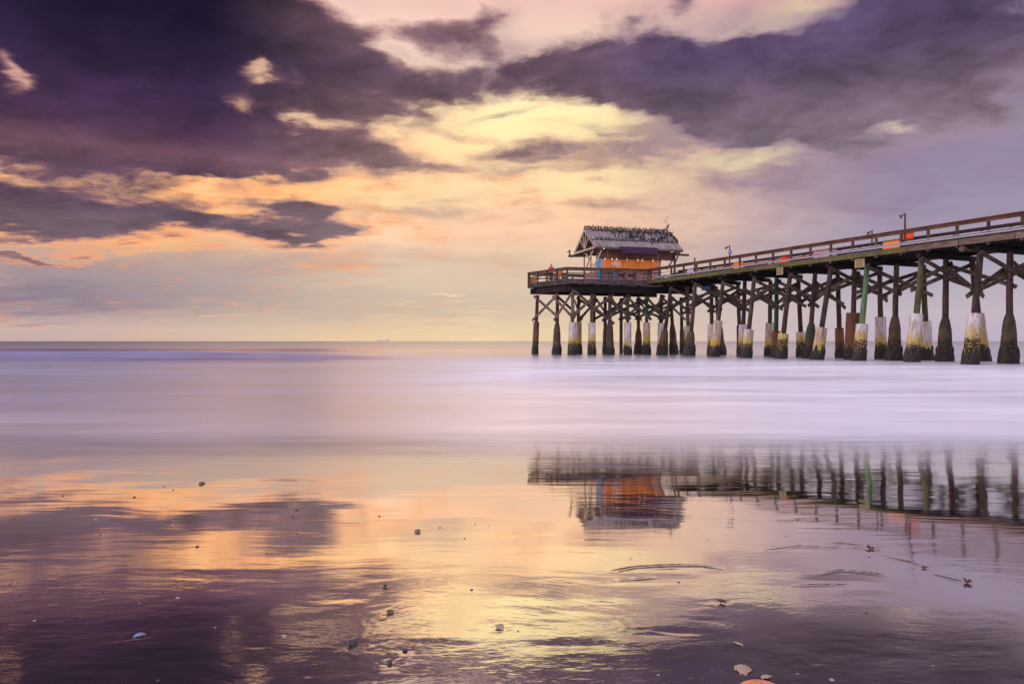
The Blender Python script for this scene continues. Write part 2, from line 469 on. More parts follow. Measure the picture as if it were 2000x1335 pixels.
def build_sand():
    ys = [-60, -30, -12, -4, -1, 0.2, 0.9]
    y = 1.25
    while y < 13.0:
        ys.append(y)
        y += 0.0021 * y ** 1.75
    while y < 60:
        ys.append(y)
        y *= 1.12
    ys += [80, 150, 400, 1500]
    ys = np.array(ys)
    s = np.concatenate([[-60, -25, -10, -5, -3, -1.8, -1.2], np.linspace(-0.82, 0.82, 620), [1.2, 1.8, 3, 5, 10, 25, 60]])
    Y, S = np.meshgrid(ys, s, indexing='ij')
    X = S * np.clip(Y, 1.2, None)
    Z = SLOPE * (WATER_Y - np.clip(Y, -60, 60))
    rng = np.random.default_rng(5)
    # very low undulations of the beach face
    for i in range(26):
        lx, ly = rng.uniform(0.5, 2.6), rng.uniform(0.25, 1.1)
        Z += 0.00042 * ly * np.sin(X / lx * 6.28 / 1.5 + rng.uniform(0, 6.28)) * np.sin(Y / ly * 6.28 / 2.2 + 0.35 * np.sin(X * 1.3 + i) + rng.uniform(0, 6.28))
    # runnel edges seen right of centre
    Z += lip(X, Y, [(1190, 1117), (1240, 1108), (1310, 1104), (1370, 1104), (1420, 1112)], 0.014, 0.0035, 0.5)
    Z += lip(X, Y, [(1195, 1133), (1240, 1131), (1285, 1127)], 0.010, 0.002, 0.5)
    Z += lip(X, Y, [(1600, 1121), (1640, 1114), (1690, 1118), (1735, 1125)], 0.012, 0.003, 0.5)
    Z += lip(X, Y, [(1540, 1143), (1600, 1142), (1660, 1141)], 0.010, 0.002, 0.5)
    Z += lip(X, Y, [(1225, 1236), (1270, 1233), (1320, 1240), (1370, 1241)], 0.012, 0.0009, 0.6)
    Z += lip(X, Y, [(1480, 1078), (1560, 1067), (1680, 1073)], 0.012, 0.002, 0.5)
    Z += lip(X, Y, [(1610, 1060), (1650, 1062), (1690, 1068)], 0.012, 0.0022, 0.5)
    Z += lip(X, Y, [(1720, 1085), (1770, 1097), (1800, 1107)], 0.010, 0.002, 0.5)
    Z += lip(X, Y, [(1820, 1122), (1860, 1132), (1885, 1138)], 0.010, 0.002, 0.5)
    # shallow lens-shaped hollows that catch another part of the sky
    for (px, py, w, h, amp) in [(1300, 1237, 75, 9, -0.0017), (1630, 1134, 80, 9, -0.0022), (1290, 1117, 90, 8, 0.0020), (660, 1168, 70, 8, -0.0012), (1180, 1180, 60, 8, -0.0012), (300, 1262, 110, 10, 0.0010),
                               (1010, 1165, 60, 9, 0.0010), (560, 1200, 80, 10, -0.0010), (870, 1245, 90, 9, 0.0010), (1120, 1260, 80, 9, -0.0012), (450, 1110, 110, 8, 0.0012), (150, 1090, 110, 7, -0.0012)]:
        cx, cy = sand_at(px, py)
        rx, ry = w / F * cy, abs(sand_at(px, py - h)[1] - cy)
        Z += amp * np.exp(-((X - cx) / rx) ** 2 - ((Y - cy) / ry) ** 2)
    # scour round the shells: a rim, a hollow and a combed tail up the slope
    for (px, py, wpx, sc) in SCOUR:
        cx, cy = sand_at(px, py)
        r = wpx / F * cy * sc
        dx, dy = (X - cx) / r, (Y - cy) / r
        q = np.hypot(dx, dy)
        ang = np.arctan2(dy, dx)
        wob = 1 + 0.25 * np.sin(3 * ang + px) + 0.15 * np.sin(7 * ang + py)
        Z += r * 0.013 * np.exp(-((q / wob - 1.1) / 0.30) ** 2) * (0.6 - 0.4 * np.sin(ang)) - r * 0.014 * np.exp(-(q / 0.8) ** 2)
        tail = np.exp(-((dx - 0.35 * dy) / (0.5 + 0.25 * np.clip(dy, 0, 9))) ** 2) * smooth01(dy) * np.exp(-np.clip(dy, 0, None) / 1.6)
        Z += r * 0.004 * tail * np.sin(9 * dx - 2.0 * dy + px + 1.5 * np.sin(3 * dy))
    # combed, pitted patches in the foreground
    for (px, py, w, h) in [(770, 1255, 110, 60), (960, 1300, 70, 40), (730, 1215, 80, 30), (1230, 1215, 60, 20), (700, 1330, 90, 30), (1450, 1290, 80, 30), (20, 1300, 60, 40), (300, 1225, 40, 20)]:
        cx, cy = sand_at(px, py)
        rx = w / F * cy
        x2, y2 = sand_at(px, py - h)
        ry = abs(y2 - cy)
        env = np.exp(-(((X - cx) / rx) ** 2 + ((Y - cy) / ry) ** 2) * 1.4)
        t = np.zeros_like(X)
        for i in range(9):
            th = rng.uniform(-0.9, 0.9) + (1.57 if i % 3 == 0 else 0)
            fr = rng.uniform(80, 260)
            t += np.sin(fr * (X * math.sin(th) + Y * math.cos(th) * 0.8) + rng.uniform(0, 6.28) + 2.5 * np.sin(17 * X + i) + 2 * np.sin(13 * Y + 2 * i)) / fr
        Z += env * t * 0.0050
    o = grid_obj('sand', X, Y, Z, mat_sand())
    tag(o, kind='structure')
    return o


SCOUR = [(272, 1241, 18, 1.5), (690, 1260, 22, 1.6), (791, 1271, 14, 1.6), (760, 1296, 16, 1.7), (975, 1224, 24, 0.8),
         (1690, 1070, 22, 1.0), (1410, 1176, 16, 1.2), (762, 1196, 20, 1.2), (1590, 1290, 14, 1.3)]


# ------------------------------------------------------------------ sea
def mat_sea():
    m = bpy.data.materials.new('sea_water')
    m.use_nodes = True
    k = NT(m.node_tree)
    k.n.clear()
    out = k.new('ShaderNodeOutputMaterial')
    geo = k.new('ShaderNodeNewGeometry')
    pos = geo.outputs['Position']
    x, y, z = k.xyz(pos)
    sl = k.noise(k.mapping(pos, rot=(0, 0, 0.1), scale=(0.07, 0.22, 1)), 1.0, 5, 0.55, 0.6)
    sl2 = k.noise(k.mapping(pos, loc=(7, 3, 0), rot=(0, 0, -0.12), scale=(0.2, 0.6, 1)), 1.0, 5, 0.6, 0.8)
    soft = k.m('MULTIPLY_ADD', sl, 0.6, k.m('MULTIPLY', sl2, 0.4))
    ly = k.m('LOGARITHM', k.m('MAXIMUM', y, 1.0), 10.0)        # 1 at 10 m, 2 at 100 m
    # churned white water inshore, thinning out to sea
    rr = k.m('ADD', x, k.m('MULTIPLY', y, 0.05))
    side = k.mr(k.m('DIVIDE', x, k.m('MAXIMUM', y, 1.0)), -0.32, 0.03, 0.22, 0.97, smooth=True)
    side = k.m('MAXIMUM', side, k.mr(ly, 1.02, 1.3, 0.36, 0.0, smooth=True))
    inshore = k.mr(ly, 1.55, 1.95, 1.0, 0.0, smooth=True)
    foam = k.m('MULTIPLY', k.m('MULTIPLY', k.m('MULTIPLY', inshore, side), 1.0), k.mr(soft, 0.34, 0.64, 0.68, 1.0))
    # a breaking line out to the left
    wy = k.m('ADD', k.m('MULTIPLY_ADD', k.noise(k.mapping(pos, scale=(0.03, 0.0, 0)), 1.0, 3), 8.0, 52.0), k.m('MULTIPLY', x, -0.05))
    wl = k.mr(k.m('ABSOLUTE', k.m('SUBTRACT', y, wy)), 4.0, 15.0, 1.0, 0.0, smooth=True)
    wl = k.m('MULTIPLY', wl, k.mr(x, 2.0, -18.0, 0.0, 0.62, smooth=True))
    
    deep = k.mix(k.mr(ly, 1.9, 2.6), (0.075, 0.085, 0.20, 1), (0.045, 0.055, 0.060, 1))
    xr = k.m('DIVIDE', x, k.m('MAXIMUM', y, 1.0))
    deep = k.vm('SCALE', deep, k.mr(soft, 0.36, 0.62, 0.5, 1.7))
    fcol = k.mix(k.mr(xr, 0.0, 0.5, smooth=True), (0.88, 0.79, 0.73, 1), (0.78, 0.79, 0.92, 1))  # peach centre and lavender right: reflected sky painted into the foam colour
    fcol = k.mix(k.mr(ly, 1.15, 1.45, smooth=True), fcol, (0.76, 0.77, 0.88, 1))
    df = k.new('ShaderNodeBsdfDiffuse')
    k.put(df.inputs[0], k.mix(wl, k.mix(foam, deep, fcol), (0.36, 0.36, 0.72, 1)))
    foam = k.m('MAXIMUM', foam, wl)
    gl = k.new('ShaderNodeBsdfGlossy')
    gl.inputs['Color'].default_value = (1.0, 0.985, 0.99, 1)
    k.put(gl.inputs['Roughness'], k.m('ADD', k.mr(ly, 1.15, 1.6, 0.20, 0.18, smooth=True), k.m('MULTIPLY', foam, 0.12)))
    h = k.m('MULTIPLY', soft, 0.01)
    bump = k.new('ShaderNodeBump')
    bump.inputs['Strength'].default_value = 1.0
    bump.inputs['Distance'].default_value = 1.0
    k.put(bump.inputs['Height'], h)
    k.put(gl.inputs['Normal'], bump.outputs[0])
    gf = k.m('MULTIPLY_ADD', foam, -0.86, k.m('MULTIPLY', k.mr(ly, 1.7, 2.6, 0.97, 0.72), k.mr(k.m('DIVIDE', x, k.m('MAXIMUM', y, 1.0)), -0.75, -0.10, 0.58, 1.0, smooth=True)))
    mx = k.new('ShaderNodeMixShader')
    k.put(mx.inputs[0], gf)
    k.l.new(df.outputs[0], mx.inputs[1])
    k.l.new(gl.outputs[0], mx.inputs[2])
    # the last of the wash thins to nothing on the sand
    edge = k.noise(k.mapping(pos, scale=(0.10, 1.3, 1)), 1.0, 5, 0.6)
    yy = k.m('ADD', y, k.m('MULTIPLY_ADD', edge, 1.6, k.m('MULTIPLY_ADD', k.noise(k.mapping(pos, scale=(0.6, 6.5, 1)), 1.0, 4, 0.6), 2.2, -1.9)))
    al = k.mr(yy, 5.3, 9.5, 0.0, 1.0, smooth=True)
    tr = k.new('ShaderNodeBsdfTransparent')
    m2 = k.new('ShaderNodeMixShader')
    k.put(m2.inputs[0], al)
    k.l.new(tr.outputs[0], m2.inputs[1])
    k.l.new(mx.outputs[0], m2.inputs[2])
    k.l.new(m2.outputs[0], out.inputs[0])
    return m


def build_sea():
    ys = [5.2]
    y = 5.2
    while y < 30:
        y += 0.25
        ys.append(y)
    while y < 160:
        y += 0.6 + (y - 30) * 0.012
        ys.append(y)
    while y < 40000:
        y *= 1.25
        ys.append(y)
    ys = np.array(ys)
    s = np.concatenate([[-9, -4, -2, -1.3], np.linspace(-1.0, 1.0, 160), [1.3, 2, 4, 9]])
    Y, S = np.meshgrid(ys, s, indexing='ij')
    X = S * (Y + 6)
    Zs = SLOPE * (WATER_Y - Y)
    SEA_Z = -0.10
    q = Zs + 0.006 - SEA_Z
    Z = SEA_Z + 0.5 * (q + np.sqrt(q * q + 0.12 ** 2))
    # long low swells, one of them breaking on the left
    wy = 50.0 - 0.05 * X + 2.5 * np.sin(X * 0.045)
    amp = 0.6 * smooth01((6.0 - X) / 30.0)
    Z += amp * np.exp(-((Y - wy) / np.where(Y < wy, 2.4, 6.0)) ** 2)
    wy2 = 84.0 - 0.08 * X + 4 * np.sin(X * 0.03 + 1)
    Z += 0.45 * smooth01((30.0 - X) / 60.0) * np.exp(-((Y - wy2) / np.where(Y < wy2, 4.0, 9.0)) ** 2)
    for (a, b, c, d) in [(0.02, 5.1, 0.31, 0.4), (0.012, 3.3, -0.22, 2.0)]:
        Z += a * smooth01((Y - 16) / 18) * np.sin(Y / b * 2 + X * c * 0.3 + d) * np.exp(-np.clip(Y - 60, 0, None) / 60)
    o = grid_obj('sea', X, Y, Z, mat_sea())
    tag(o, kind='structure')
    return o


build_sand()
build_sea()


# ------------------------------------------------------------------ mesh builder
class MB:
    def __init__(s):
        s.v = []
        s.f = []

    def bar(s, p, q, w, h, up=(0, 0, 1), taper=1.0):
        """square beam from p to q, w wide, h high (h along 'up')"""
        p, q, up = Vector(p), Vector(q), Vector(up)
        d = (q - p).normalized()
        sd_ = d.cross(up)
        if sd_.length < 1e-6:
            sd_ = d.cross(Vector((1, 0, 0)))
        sd_.normalize()
        u = sd_.cross(d).normalized()
        b = len(s.v)
        for c, t in ((p, 1.0), (q, taper)):
            for (i, j) in ((-1, -1), (1, -1), (1, 1), (-1, 1)):
                s.v.append(c + sd_ * (w / 2 * i * t) + u * (h / 2 * j * t))
        for f in ((0, 3, 2, 1), (4, 5, 6, 7), (0, 1, 5, 4), (1, 2, 6, 5), (2, 3, 7, 6), (3, 0, 4, 7)):
            s.f.append(tuple(b + i for i in f))
        return s

    def tube(s, pts, rad, n=10, cap=True, wob=None, rnd=None):
        """round tube through pts with a radius for each; wob = jitter of the radius"""
        pts = [Vector(p) for p in pts]
        b = len(s.v)
        m = len(pts)
        for i, p in enumerate(pts):
            d = (pts[min(i + 1, m - 1)] - pts[max(i - 1, 0)]).normalized()
            a = d.cross(Vector((0, 1, 0)))
            if a.length < 0.05:
                a = d.cross(Vector((1, 0, 0)))
            a.normalize()
            c = d.cross(a)
            for j in range(n):
                t = 2 * math.pi * j / n
                r = rad[i]
                if wob and rnd:
                    r *= 1 + rnd.uniform(-wob, wob)
                s.v.append(p + a * (math.cos(t) * r) + c * (math.sin(t) * r))
        for i in range(m - 1):
            for j in range(n):
                k = (j + 1) % n
                s.f.append((b + i * n + j, b + (i + 1) * n + j, b + (i + 1) * n + k, b + i * n + k))
        if cap:
            s.f.append(tuple(b + j for j in range(n)))
            s.f.append(tuple(b + (m - 1) * n + j for j in reversed(range(n))))
        return s

    def box(s, lo, hi):
        (x0, y0, z0), (x1, y1, z1) = lo, hi
        return s.bar(((x0 + x1) / 2, (y0 + y1) / 2, z0), ((x0 + x1) / 2, (y0 + y1) / 2, z1), abs(x1 - x0), abs(y1 - y0), up=(0, 1, 0))

    def prism(s, poly, thick):
        """flat polygon (list of 3-D points) given a thickness vector"""
        b = len(s.v)
        n = len(poly)
        t = Vector(thick)
        s.v += [Vector(p) for p in poly] + [Vector(p) + t for p in poly]
        s.f.append(tuple(b + i for i in reversed(range(n))))
        s.f.append(tuple(b + n + i for i in range(n)))
        for i in range(n):
            j = (i + 1) % n
            s.f.append((b + i, b + j, b + n + j, b + n + i))
        return s

    def build(s, name, mat, parent=None, smooth=False):
        """parented meshes are given in world space; the parent's place is taken off"""
        off = Vector((0, 0, 0))
        p = parent
        while p is not None:
            off += Vector(p.location)
            p = p.parent
        vs = [tuple(Vector(v) - off) for v in s.v]
        o = mesh_obj(name, vs, s.f, mat, parent, smooth)
        bm = bmesh.new()
        bm.from_mesh(o.data)
        bmesh.ops.recalc_face_normals(bm, faces=bm.faces)
        bm.to_mesh(o.data)
        bm.free()
        if smooth:
            o.data.polygons.foreach_set('use_smooth', [True] * len(o.data.polygons))
            try:
                o.data.set_sharp_from_angle(angle=R(50))
            except Exception:
                pass
        return o


def empty(name, loc):
    o = bpy.data.objects.new(name, None)
    o.empty_display_size = 0.3
    o.location = loc
    COL.objects.link(o)
    return o


# ------------------------------------------------------------------ materials
def principled(name, build):
    m = bpy.data.materials.new(name)
    m.use_nodes = True
    k = NT(m.node_tree)
    b = k.n['Principled BSDF']
    build(k, b)
    return m


def wood(name, dark, light, rough=0.85, algae=None, scale=(6, 6, 1.2), along=None):
    def f(k, b):
        geo = k.new('ShaderNodeNewGeometry')
        oi = k.new('ShaderNodeObjectInfo')
        pos = k.vm('ADD', geo.outputs['Position'], k.vm('SCALE', k.vec(oi.outputs['Random'], oi.outputs['Random'], oi.outputs['Random']), 40.0))
        n1 = k.noise(k.mapping(pos, scale=scale), 1.0, 6, 0.65)
        n2 = k.noise(pos, 0.9, 4, 0.6)
        c = k.mix(k.mr(n1, 0.33, 0.68), dark + (1,), light + (1,))
        c = k.mix(k.mr(n2, 0.4, 0.7, 0.0, 0.55), c, tuple(q * 0.45 for q in dark) + (1,))
        hv = k.new('ShaderNodeHueSaturation')
        k.put(hv.inputs['Value'], k.mr(oi.outputs['Random'], 0, 1, 0.72, 1.3))
        k.put(hv.inputs['Hue'], k.mr(k.m('FRACT', k.m('MULTIPLY', oi.outputs['Random'], 7.31)), 0, 1, 0.47, 0.53))
        k.put(hv.inputs['Color'], c)
        c = hv.outputs[0]
        if algae:
            c = k.mix(k.mr(k.noise(k.mapping(pos, scale=(0.5, 0.5, 2)), 1.0, 5, 0.6), 0.4, 0.62, 0.1, 0.85), c, algae + (1,))
        k.put(b.inputs['Base Color'], c)
        b.inputs['Roughness'].default_value = rough
        b.inputs['Specular IOR Level'].default_value = 0.25
        bp = k.new('ShaderNodeBump')
        bp.inputs['Strength'].default_value = 0.6
        bp.inputs['Distance'].default_value = 0.02
        k.put(bp.inputs['Height'], n1)
        k.put(b.inputs['Normal'], bp.outputs[0])
    return principled(name, f)


def plain(name, col, rough=0.7, var=0.25, metal=0.0, scale=5.0):
    def f(k, b):
        geo = k.new('ShaderNodeNewGeometry')
        n = k.noise(geo.outputs['Position'], scale, 5, 0.62)
        c = k.mix(k.mr(n, 0.3, 0.7), tuple(q * (1 - var) for q in col) + (1,), tuple(min(1, q * (1 + var)) for q in col) + (1,))
        k.put(b.inputs['Base Color'], c)
        b.inputs['Roughness'].default_value = rough
        b.inputs['Metallic'].default_value = metal
        b.inputs['Specular IOR Level'].default_value = 0.3
    return principled(name, f)


def sleeve_mat(name, top, stain, lichen, lich_amt, lz0=0.92, lz1=1.5):
    """jacket round a pile: bare above, a lichen band, black mussels at the tide line"""
    def f(k, b):
        geo = k.new('ShaderNodeNewGeometry')
        oi = k.new('ShaderNodeObjectInfo')
        rnd = oi.outputs['Random']
        pos = k.vm('ADD', geo.outputs['Position'], k.vm('SCALE', k.vec(rnd, rnd, 0.0), 30.0))
        z = k.xyz(geo.outputs['Position'])[2]
        n = k.noise(k.mapping(pos, scale=(5, 5, 1.0)), 1.0, 6, 0.62)
        n2 = k.noise(pos, 7.0, 5, 0.65)
        n3 = k.noise(pos, 2.2, 4, 0.6)
        c = k.mix(k.mr(n, 0.42, 0.66, 0.0, 0.9), top + (1,), stain + (1,))
        zz = k.m('ADD', k.m('ADD', z, k.m('MULTIPLY_ADD', n2, 1.1, -0.55)), k.m('MULTIPLY_ADD', rnd, 0.9, -0.45))
        yl = k.m('MULTIPLY', k.m('MULTIPLY', k.mr(zz, lz1 + 0.25, lz1 - 0.25), k.mr(n3, 0.28, 0.5, 0.3, 1.0)), k.m('MULTIPLY', k.mr(k.m('FRACT', k.m('MULTIPLY', rnd, 5.7)), 0, 1, 0.75, 1.0), lich_amt))
        c = k.mix(yl, c, k.mix(n2, lichen + (1,), tuple(q * 0.45 for q in lichen) + (1,)))
        bl = k.mr(zz, lz0 + 0.16, lz0 - 0.06, 0.0, 0.97)
        speck = k.mr(k.noise(pos, 13.0, 2, 0.5), 0.55, 0.62)
        blk = k.mix(k.m('MULTIPLY', speck, 0.85 * lich_amt), (0.018, 0.014, 0.014, 1), (0.55, 0.36, 0.08, 1))
        c = k.mix(bl, c, blk)
        run = k.noise(k.mapping(pos, loc=(3, 9, 0), scale=(11, 11, 0.5)), 1.0, 4, 0.6)
        c = k.mix(k.mr(run, 0.56, 0.70, 0.0, 0.75), c, (0.11, 0.060, 0.040, 1))
        k.put(b.inputs['Base Color'], c)
        b.inputs['Roughness'].default_value = 0.7
        b.inputs['Specular IOR Level'].default_value = 0.3
        bp = k.new('ShaderNodeBump')
        bp.inputs['Strength'].default_value = 0.9
        bp.inputs['Distance'].default_value = 0.03
        k.put(bp.inputs['Height'], n2)
        k.put(b.inputs['Normal'], bp.outputs[0])
    return principled(name, f)


M = {}
M['pile'] = wood('weathered_pile_wood', (0.026, 0.014, 0.012), (0.12, 0.072, 0.062), scale=(9, 9, 0.9))
M['pile_green'] = wood('green_painted_pile', (0.06, 0.12, 0.05), (0.17, 0.26, 0.13), scale=(7, 7, 0.8))
M['pile_olive'] = wood('olive_pile', (0.045, 0.040, 0.022), (0.16, 0.14, 0.075), scale=(7, 7, 0.8))
M['pile_dkgreen'] = wood('dark_green_pile', (0.012, 0.05, 0.025), (0.05, 0.10, 0.05), scale=(7, 7, 0.8))
M['brace'] = wood('brace_wood', (0.032, 0.020, 0.016), (0.19, 0.135, 0.112), scale=(3, 3, 6))
M['beam'] = wood('underdeck_beam', (0.006, 0.004, 0.004), (0.022, 0.015, 0.015), scale=(2, 2, 5))  # shade under the deck is put into this near-black colour
M['fascia'] = wood('fascia_board', (0.10, 0.065, 0.05), (0.26, 0.19, 0.16), scale=(1, 1, 8))
M['fascia_algae'] = wood('fascia_board_with_algae', (0.055, 0.045, 0.025), (0.16, 0.13, 0.07), algae=(0.105, 0.108, 0.028), scale=(1, 1, 8))
M['fascia_head'] = wood('platform_fascia', (0.03, 0.022, 0.030), (0.12, 0.09, 0.11), scale=(1, 1, 8))
M['rail'] = wood('rail_wood', (0.07, 0.034, 0.020), (0.20, 0.11, 0.065), scale=(1, 1, 9))
M['post'] = wood('rail_post_wood', (0.045, 0.028, 0.024), (0.16, 0.11, 0.092), scale=(6, 6, 2))
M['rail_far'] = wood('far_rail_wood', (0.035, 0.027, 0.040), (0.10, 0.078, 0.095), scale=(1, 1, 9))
M['rail_orange'] = wood('warm_rail_wood', (0.42, 0.12, 0.03), (0.66, 0.26, 0.08), scale=(1, 1, 9))
M['deck'] = wood('deck_planks', (0.12, 0.09, 0.08), (0.28, 0.23, 0.21), scale=(8, 1, 1))
M['pipe'] = plain('grey_blue_pipe', (0.42, 0.43, 0.55), 0.4, 0.2)
M['s_white'] = sleeve_mat('white_concrete_jacket', (0.60, 0.55, 0.56), (0.27, 0.20, 0.17), (0.60, 0.44, 0.03), 1.0)
M['s_tan'] = sleeve_mat('stained_concrete_jacket', (0.50, 0.40, 0.32), (0.24, 0.13, 0.07), (0.60, 0.40, 0.04), 1.0)
M['s_rust'] = sleeve_mat('rusty_steel_jacket', (0.15, 0.055, 0.036), (0.07, 0.026, 0.020), (0.30, 0.12, 0.03), 0.35, 0.8)
M['s_dark'] = sleeve_mat('dark_crusted_jacket', (0.045, 0.032, 0.028), (0.12, 0.070, 0.045), (0.16, 0.13, 0.05), 0.3, 0.95)
M['s_green'] = sleeve_mat('dark_green_jacket', (0.03, 0.045, 0.028), (0.05, 0.05, 0.03), (0.10, 0.12, 0.03), 0.3, 0.95)
M['mussel'] = plain('black_mussels', (0.022, 0.018, 0.018), 0.6, 0.6, scale=25.0)

# ------------------------------------------------------------------ pier lay-out
PD = Vector((-0.420, 0.9075, 0))       # along the pier, out to sea
PN = Vector((0.9075, 0.420, 0))        # across it, to the far side
LK = 0.420 / 0.9075


def row_pt(px, w, z=0.0):
    """point on the line w metres behind the near edge, under photo column px"""
    r = (px - 1000) / F
    y = (27.2 + LK * 38 + w * (0.9075 + LK * 0.42)) / (r + LK)
    return Vector((r * y, y, z))


def near_pt(y, w=0.0, z=0.0):
    p = Vector((27.2 - LK * (y - 38), y, z)) + PN * w
    p.z = z
    return p


DECK = 7.03
EA = Vector((5.1, 66.6, 0))
EB = Vector((13.3, 68.7, 0))
EE = Vector((1.7, 71.8, 0))
EC = Vector((17.95, 70.8, 0))
ED = Vector((15.2, 76.9, 0))

pier = empty('pier', (20.0, 52.0, 0.0))
tag(pier, 'long wooden fishing pier on crossed timber piles running out over the sea', 'pier')
rnd = random.Random(11)


def lerp(a, b, t):
    return Vector(a) + (Vector(b) - Vector(a)) * t


SL = {  # kind: (material, profile [(height share, radius)])
    'white': ('s_white', [(0, 0.41), (0.12, 0.40), (0.5, 0.385), (1.0, 0.37)]),
    'tan': ('s_tan', [(0, 0.42), (0.12, 0.41), (0.5, 0.385), (1.0, 0.36)]),
    'rust': ('s_rust', [(0, 0.34), (0.5, 0.33), (1.0, 0.31)]),
    'dark': ('s_dark', [(0, 0.47), (0.1, 0.45), (0.4, 0.40), (0.70, 0.36), (0.86, 0.30), (1.0, 0.20)]),
    'green': ('s_green', [(0, 0.44), (0.1, 0.42), (0.4, 0.38), (0.70, 0.35), (0.88, 0.30), (1.0, 0.20)]),
    'slim': ('s_dark', [(0, 0.30), (0.5, 0.28), (1.0, 0.24)]),
}


def make_pile(base, top, kind='white', sh=2.4, mat='pile', r=0.175, ws=1.0, label=None, slabel=None):
    base, top = Vector(base), Vector(top)
    d = (top - base) / (top.z - base.z)
    foot = base - d * 1.4
    mb = MB()
    n = 9
    pts = [lerp(foot, top, i / n) + Vector((rnd.uniform(-.012, .012), rnd.uniform(-.012, .012), 0)) for i in range(n + 1)]
    rad = [r * (1.12 - 0.17 * i / n) * rnd.uniform(0.97, 1.03) for i in range(n + 1)]
    mb.tube(pts, rad, 10)
    o = mb.build('pile', M[mat], pier, True)
    if label:
        o['label'] = label
    if kind:
        mname, prof = SL[kind]
        sb = MB()
        N = 14
        sp, sr = [base - d * 1.2], [prof[0][1] * 1.04 * ws]
        for i in range(N + 1):
            t = i / N
            for (a, ra), (b, rb) in zip(prof, prof[1:]):
                if a <= t <= b + 1e-9:
                    rr = ra + (rb - ra) * (t - a) / (b - a)
            z = sh * t
            sp.append(base + d * z)
            sr.append(rr * ws * (1 + (0.06 if z < 0.75 else 0.012) * rnd.uniform(-1, 1)))
        sb.tube(sp, sr, 16, wob=0.035 if kind in ('dark', 'green', 'slim') else 0.012, rnd=rnd)
        sl = sb.build('concrete_sleeve' if kind in ('white', 'tan') else ('steel_sleeve' if kind == 'rust' else 'pile_jacket'), M[mname], o, True)
        if slabel:
            sl['label'] = slabel
        # mussels: a ragged crust round the tide line
        cb = MB()
        R0 = prof[0][1] * ws
        n_ = 26
        rows = [(-0.5, 1.0), (-0.1, 1.08), (0.16, 1.11), (0.40, 1.09), (0.62, 1.05), (0.80, 0.97)]
        b_ = len(cb.v)
        hgt = [rnd.uniform(0.45, 1.35) for _ in range(n_)]
        for ri, (zz_, k_) in enumerate(rows):
            for j in range(n_):
                t = 2 * math.pi * (j + rnd.uniform(-.3, .3)) / n_
                z_ = zz_ * (hgt[j] if zz_ > 0.15 else 1.0)
                rr = R0 * (k_ - 0.05 * max(z_, 0)) * rnd.uniform(0.95, 1.10)
                if ri == len(rows) - 1:
                    rr = R0 * 0.93
                cb.v.append(base + d * z_ + Vector((math.cos(t), math.sin(t), 0)) * rr)
        for ri in range(len(rows) - 1):
            for j in range(n_):
                q = (j + 1) % n_
                cb.f.append((ri * n_ + j, ri * n_ + q, (ri + 1) * n_ + q, (ri + 1) * n_ + j))
        cb.build('mussel_crust', M['mussel'], o)
    return o


ZT = 6.33      # pile heads, under the caps
# bents: near top/base, mid top/base, far top/base columns of the photograph, jackets
BENTS = [
    (1915, 1895, 'white', 2.75, 'pile', 1973, 1970, 'dark', 2.75, 'pile', 2032, 2040, 'white', 2.6, 'pile'),
    (1801, 1781, 'white', 2.85, 'pile_olive', 1848, 1845, 'dark', 2.65, 'pile', 1898, 1920, 'tan', 2.95, 'pile'),
    (1694, 1678, 'white', 2.3, 'pile_green', 1751, 1746, 'dark', 2.85, 'pile', 1803, 1810, 'white', 2.55, 'pile_olive'),
    (1623, 1596, 'tan', 2.15, 'pile', 1669, 1665, 'rust', 3.2, 'pile', 1718, 1721, 'white', 2.95, 'pile'),
    (1544, 1525, 'white', 1.75, 'pile', 1592, 1580, 'green', 2.55, 'pile', 1636, 1641, 'rust', 2.2, 'pile'),
    (1473, 1458, 'white', 2.1, 'pile', 1517, 1515, 'rust', 2.0, 'pile_dkgreen', 1559, 1566, 'white', 1.95, 'pile'),
    (1413, 1394, 'tan', 2.9, 'pile', 1455, 1450, 'white', 2.6, 'pile', 1505, 1503, 'tan', 2.75, 'pile'),
    (1358, 1346, 'dark', 2.1, 'pile', 1389, 1391, 'white', 2.7, 'pile', 1441, 1446, 'slim', 2.6, 'pile'),
    (1311, 1293, 'dark', 2.3, 'pile', 1342, 1345, 'white', 2.6, 'pile_olive', 1398, 1408, 'dark', 3.1, 'pile'),
]
BLAB = {1694: 'pale green pile with a white jacket and yellow lichen'}
piles_out = []
bents = []
for b in BENTS:
    N_ = (row_pt(b[1], -0.25), row_pt(b[0], 0.45, ZT))
    M_ = (row_pt(b[6], 2.6), row_pt(b[5], 2.6, ZT))
    F_ = (row_pt(b[11], 5.5), row_pt(b[10], 4.85, ZT))
    make_pile(N_[0], N_[1], b[2], b[3], b[4], label=BLAB.get(b[0]))
    big = b[5] == 1669
    make_pile(M_[0], M_[1], b[7], b[8] if not big else 3.2, b[9], ws=1.55 if big else 1.0, slabel='wide rusty red steel jacket' if big else None)
    make_pile(F_[0], F_[1], b[12], b[13], b[14])
    bents.append((N_, M_, F_))
# two more bents carry the pier past the right edge of the photograph
for yy in (36.7, 33.4, 30.1):
    N_ = (near_pt(yy - 0.1, -0.25), near_pt(yy, 0.45, ZT))
    M_ = (near_pt(yy, 2.6), near_pt(yy, 2.6, ZT))
    F_ = (near_pt(yy + 0.1, 5.5), near_pt(yy, 4.85, ZT))
    for (p, q), kd in zip((N_, M_, F_), ('white', 'dark', 'white')):
        make_pile(p, q, kd, 2.6)
    bents.append((N_, M_, F_))

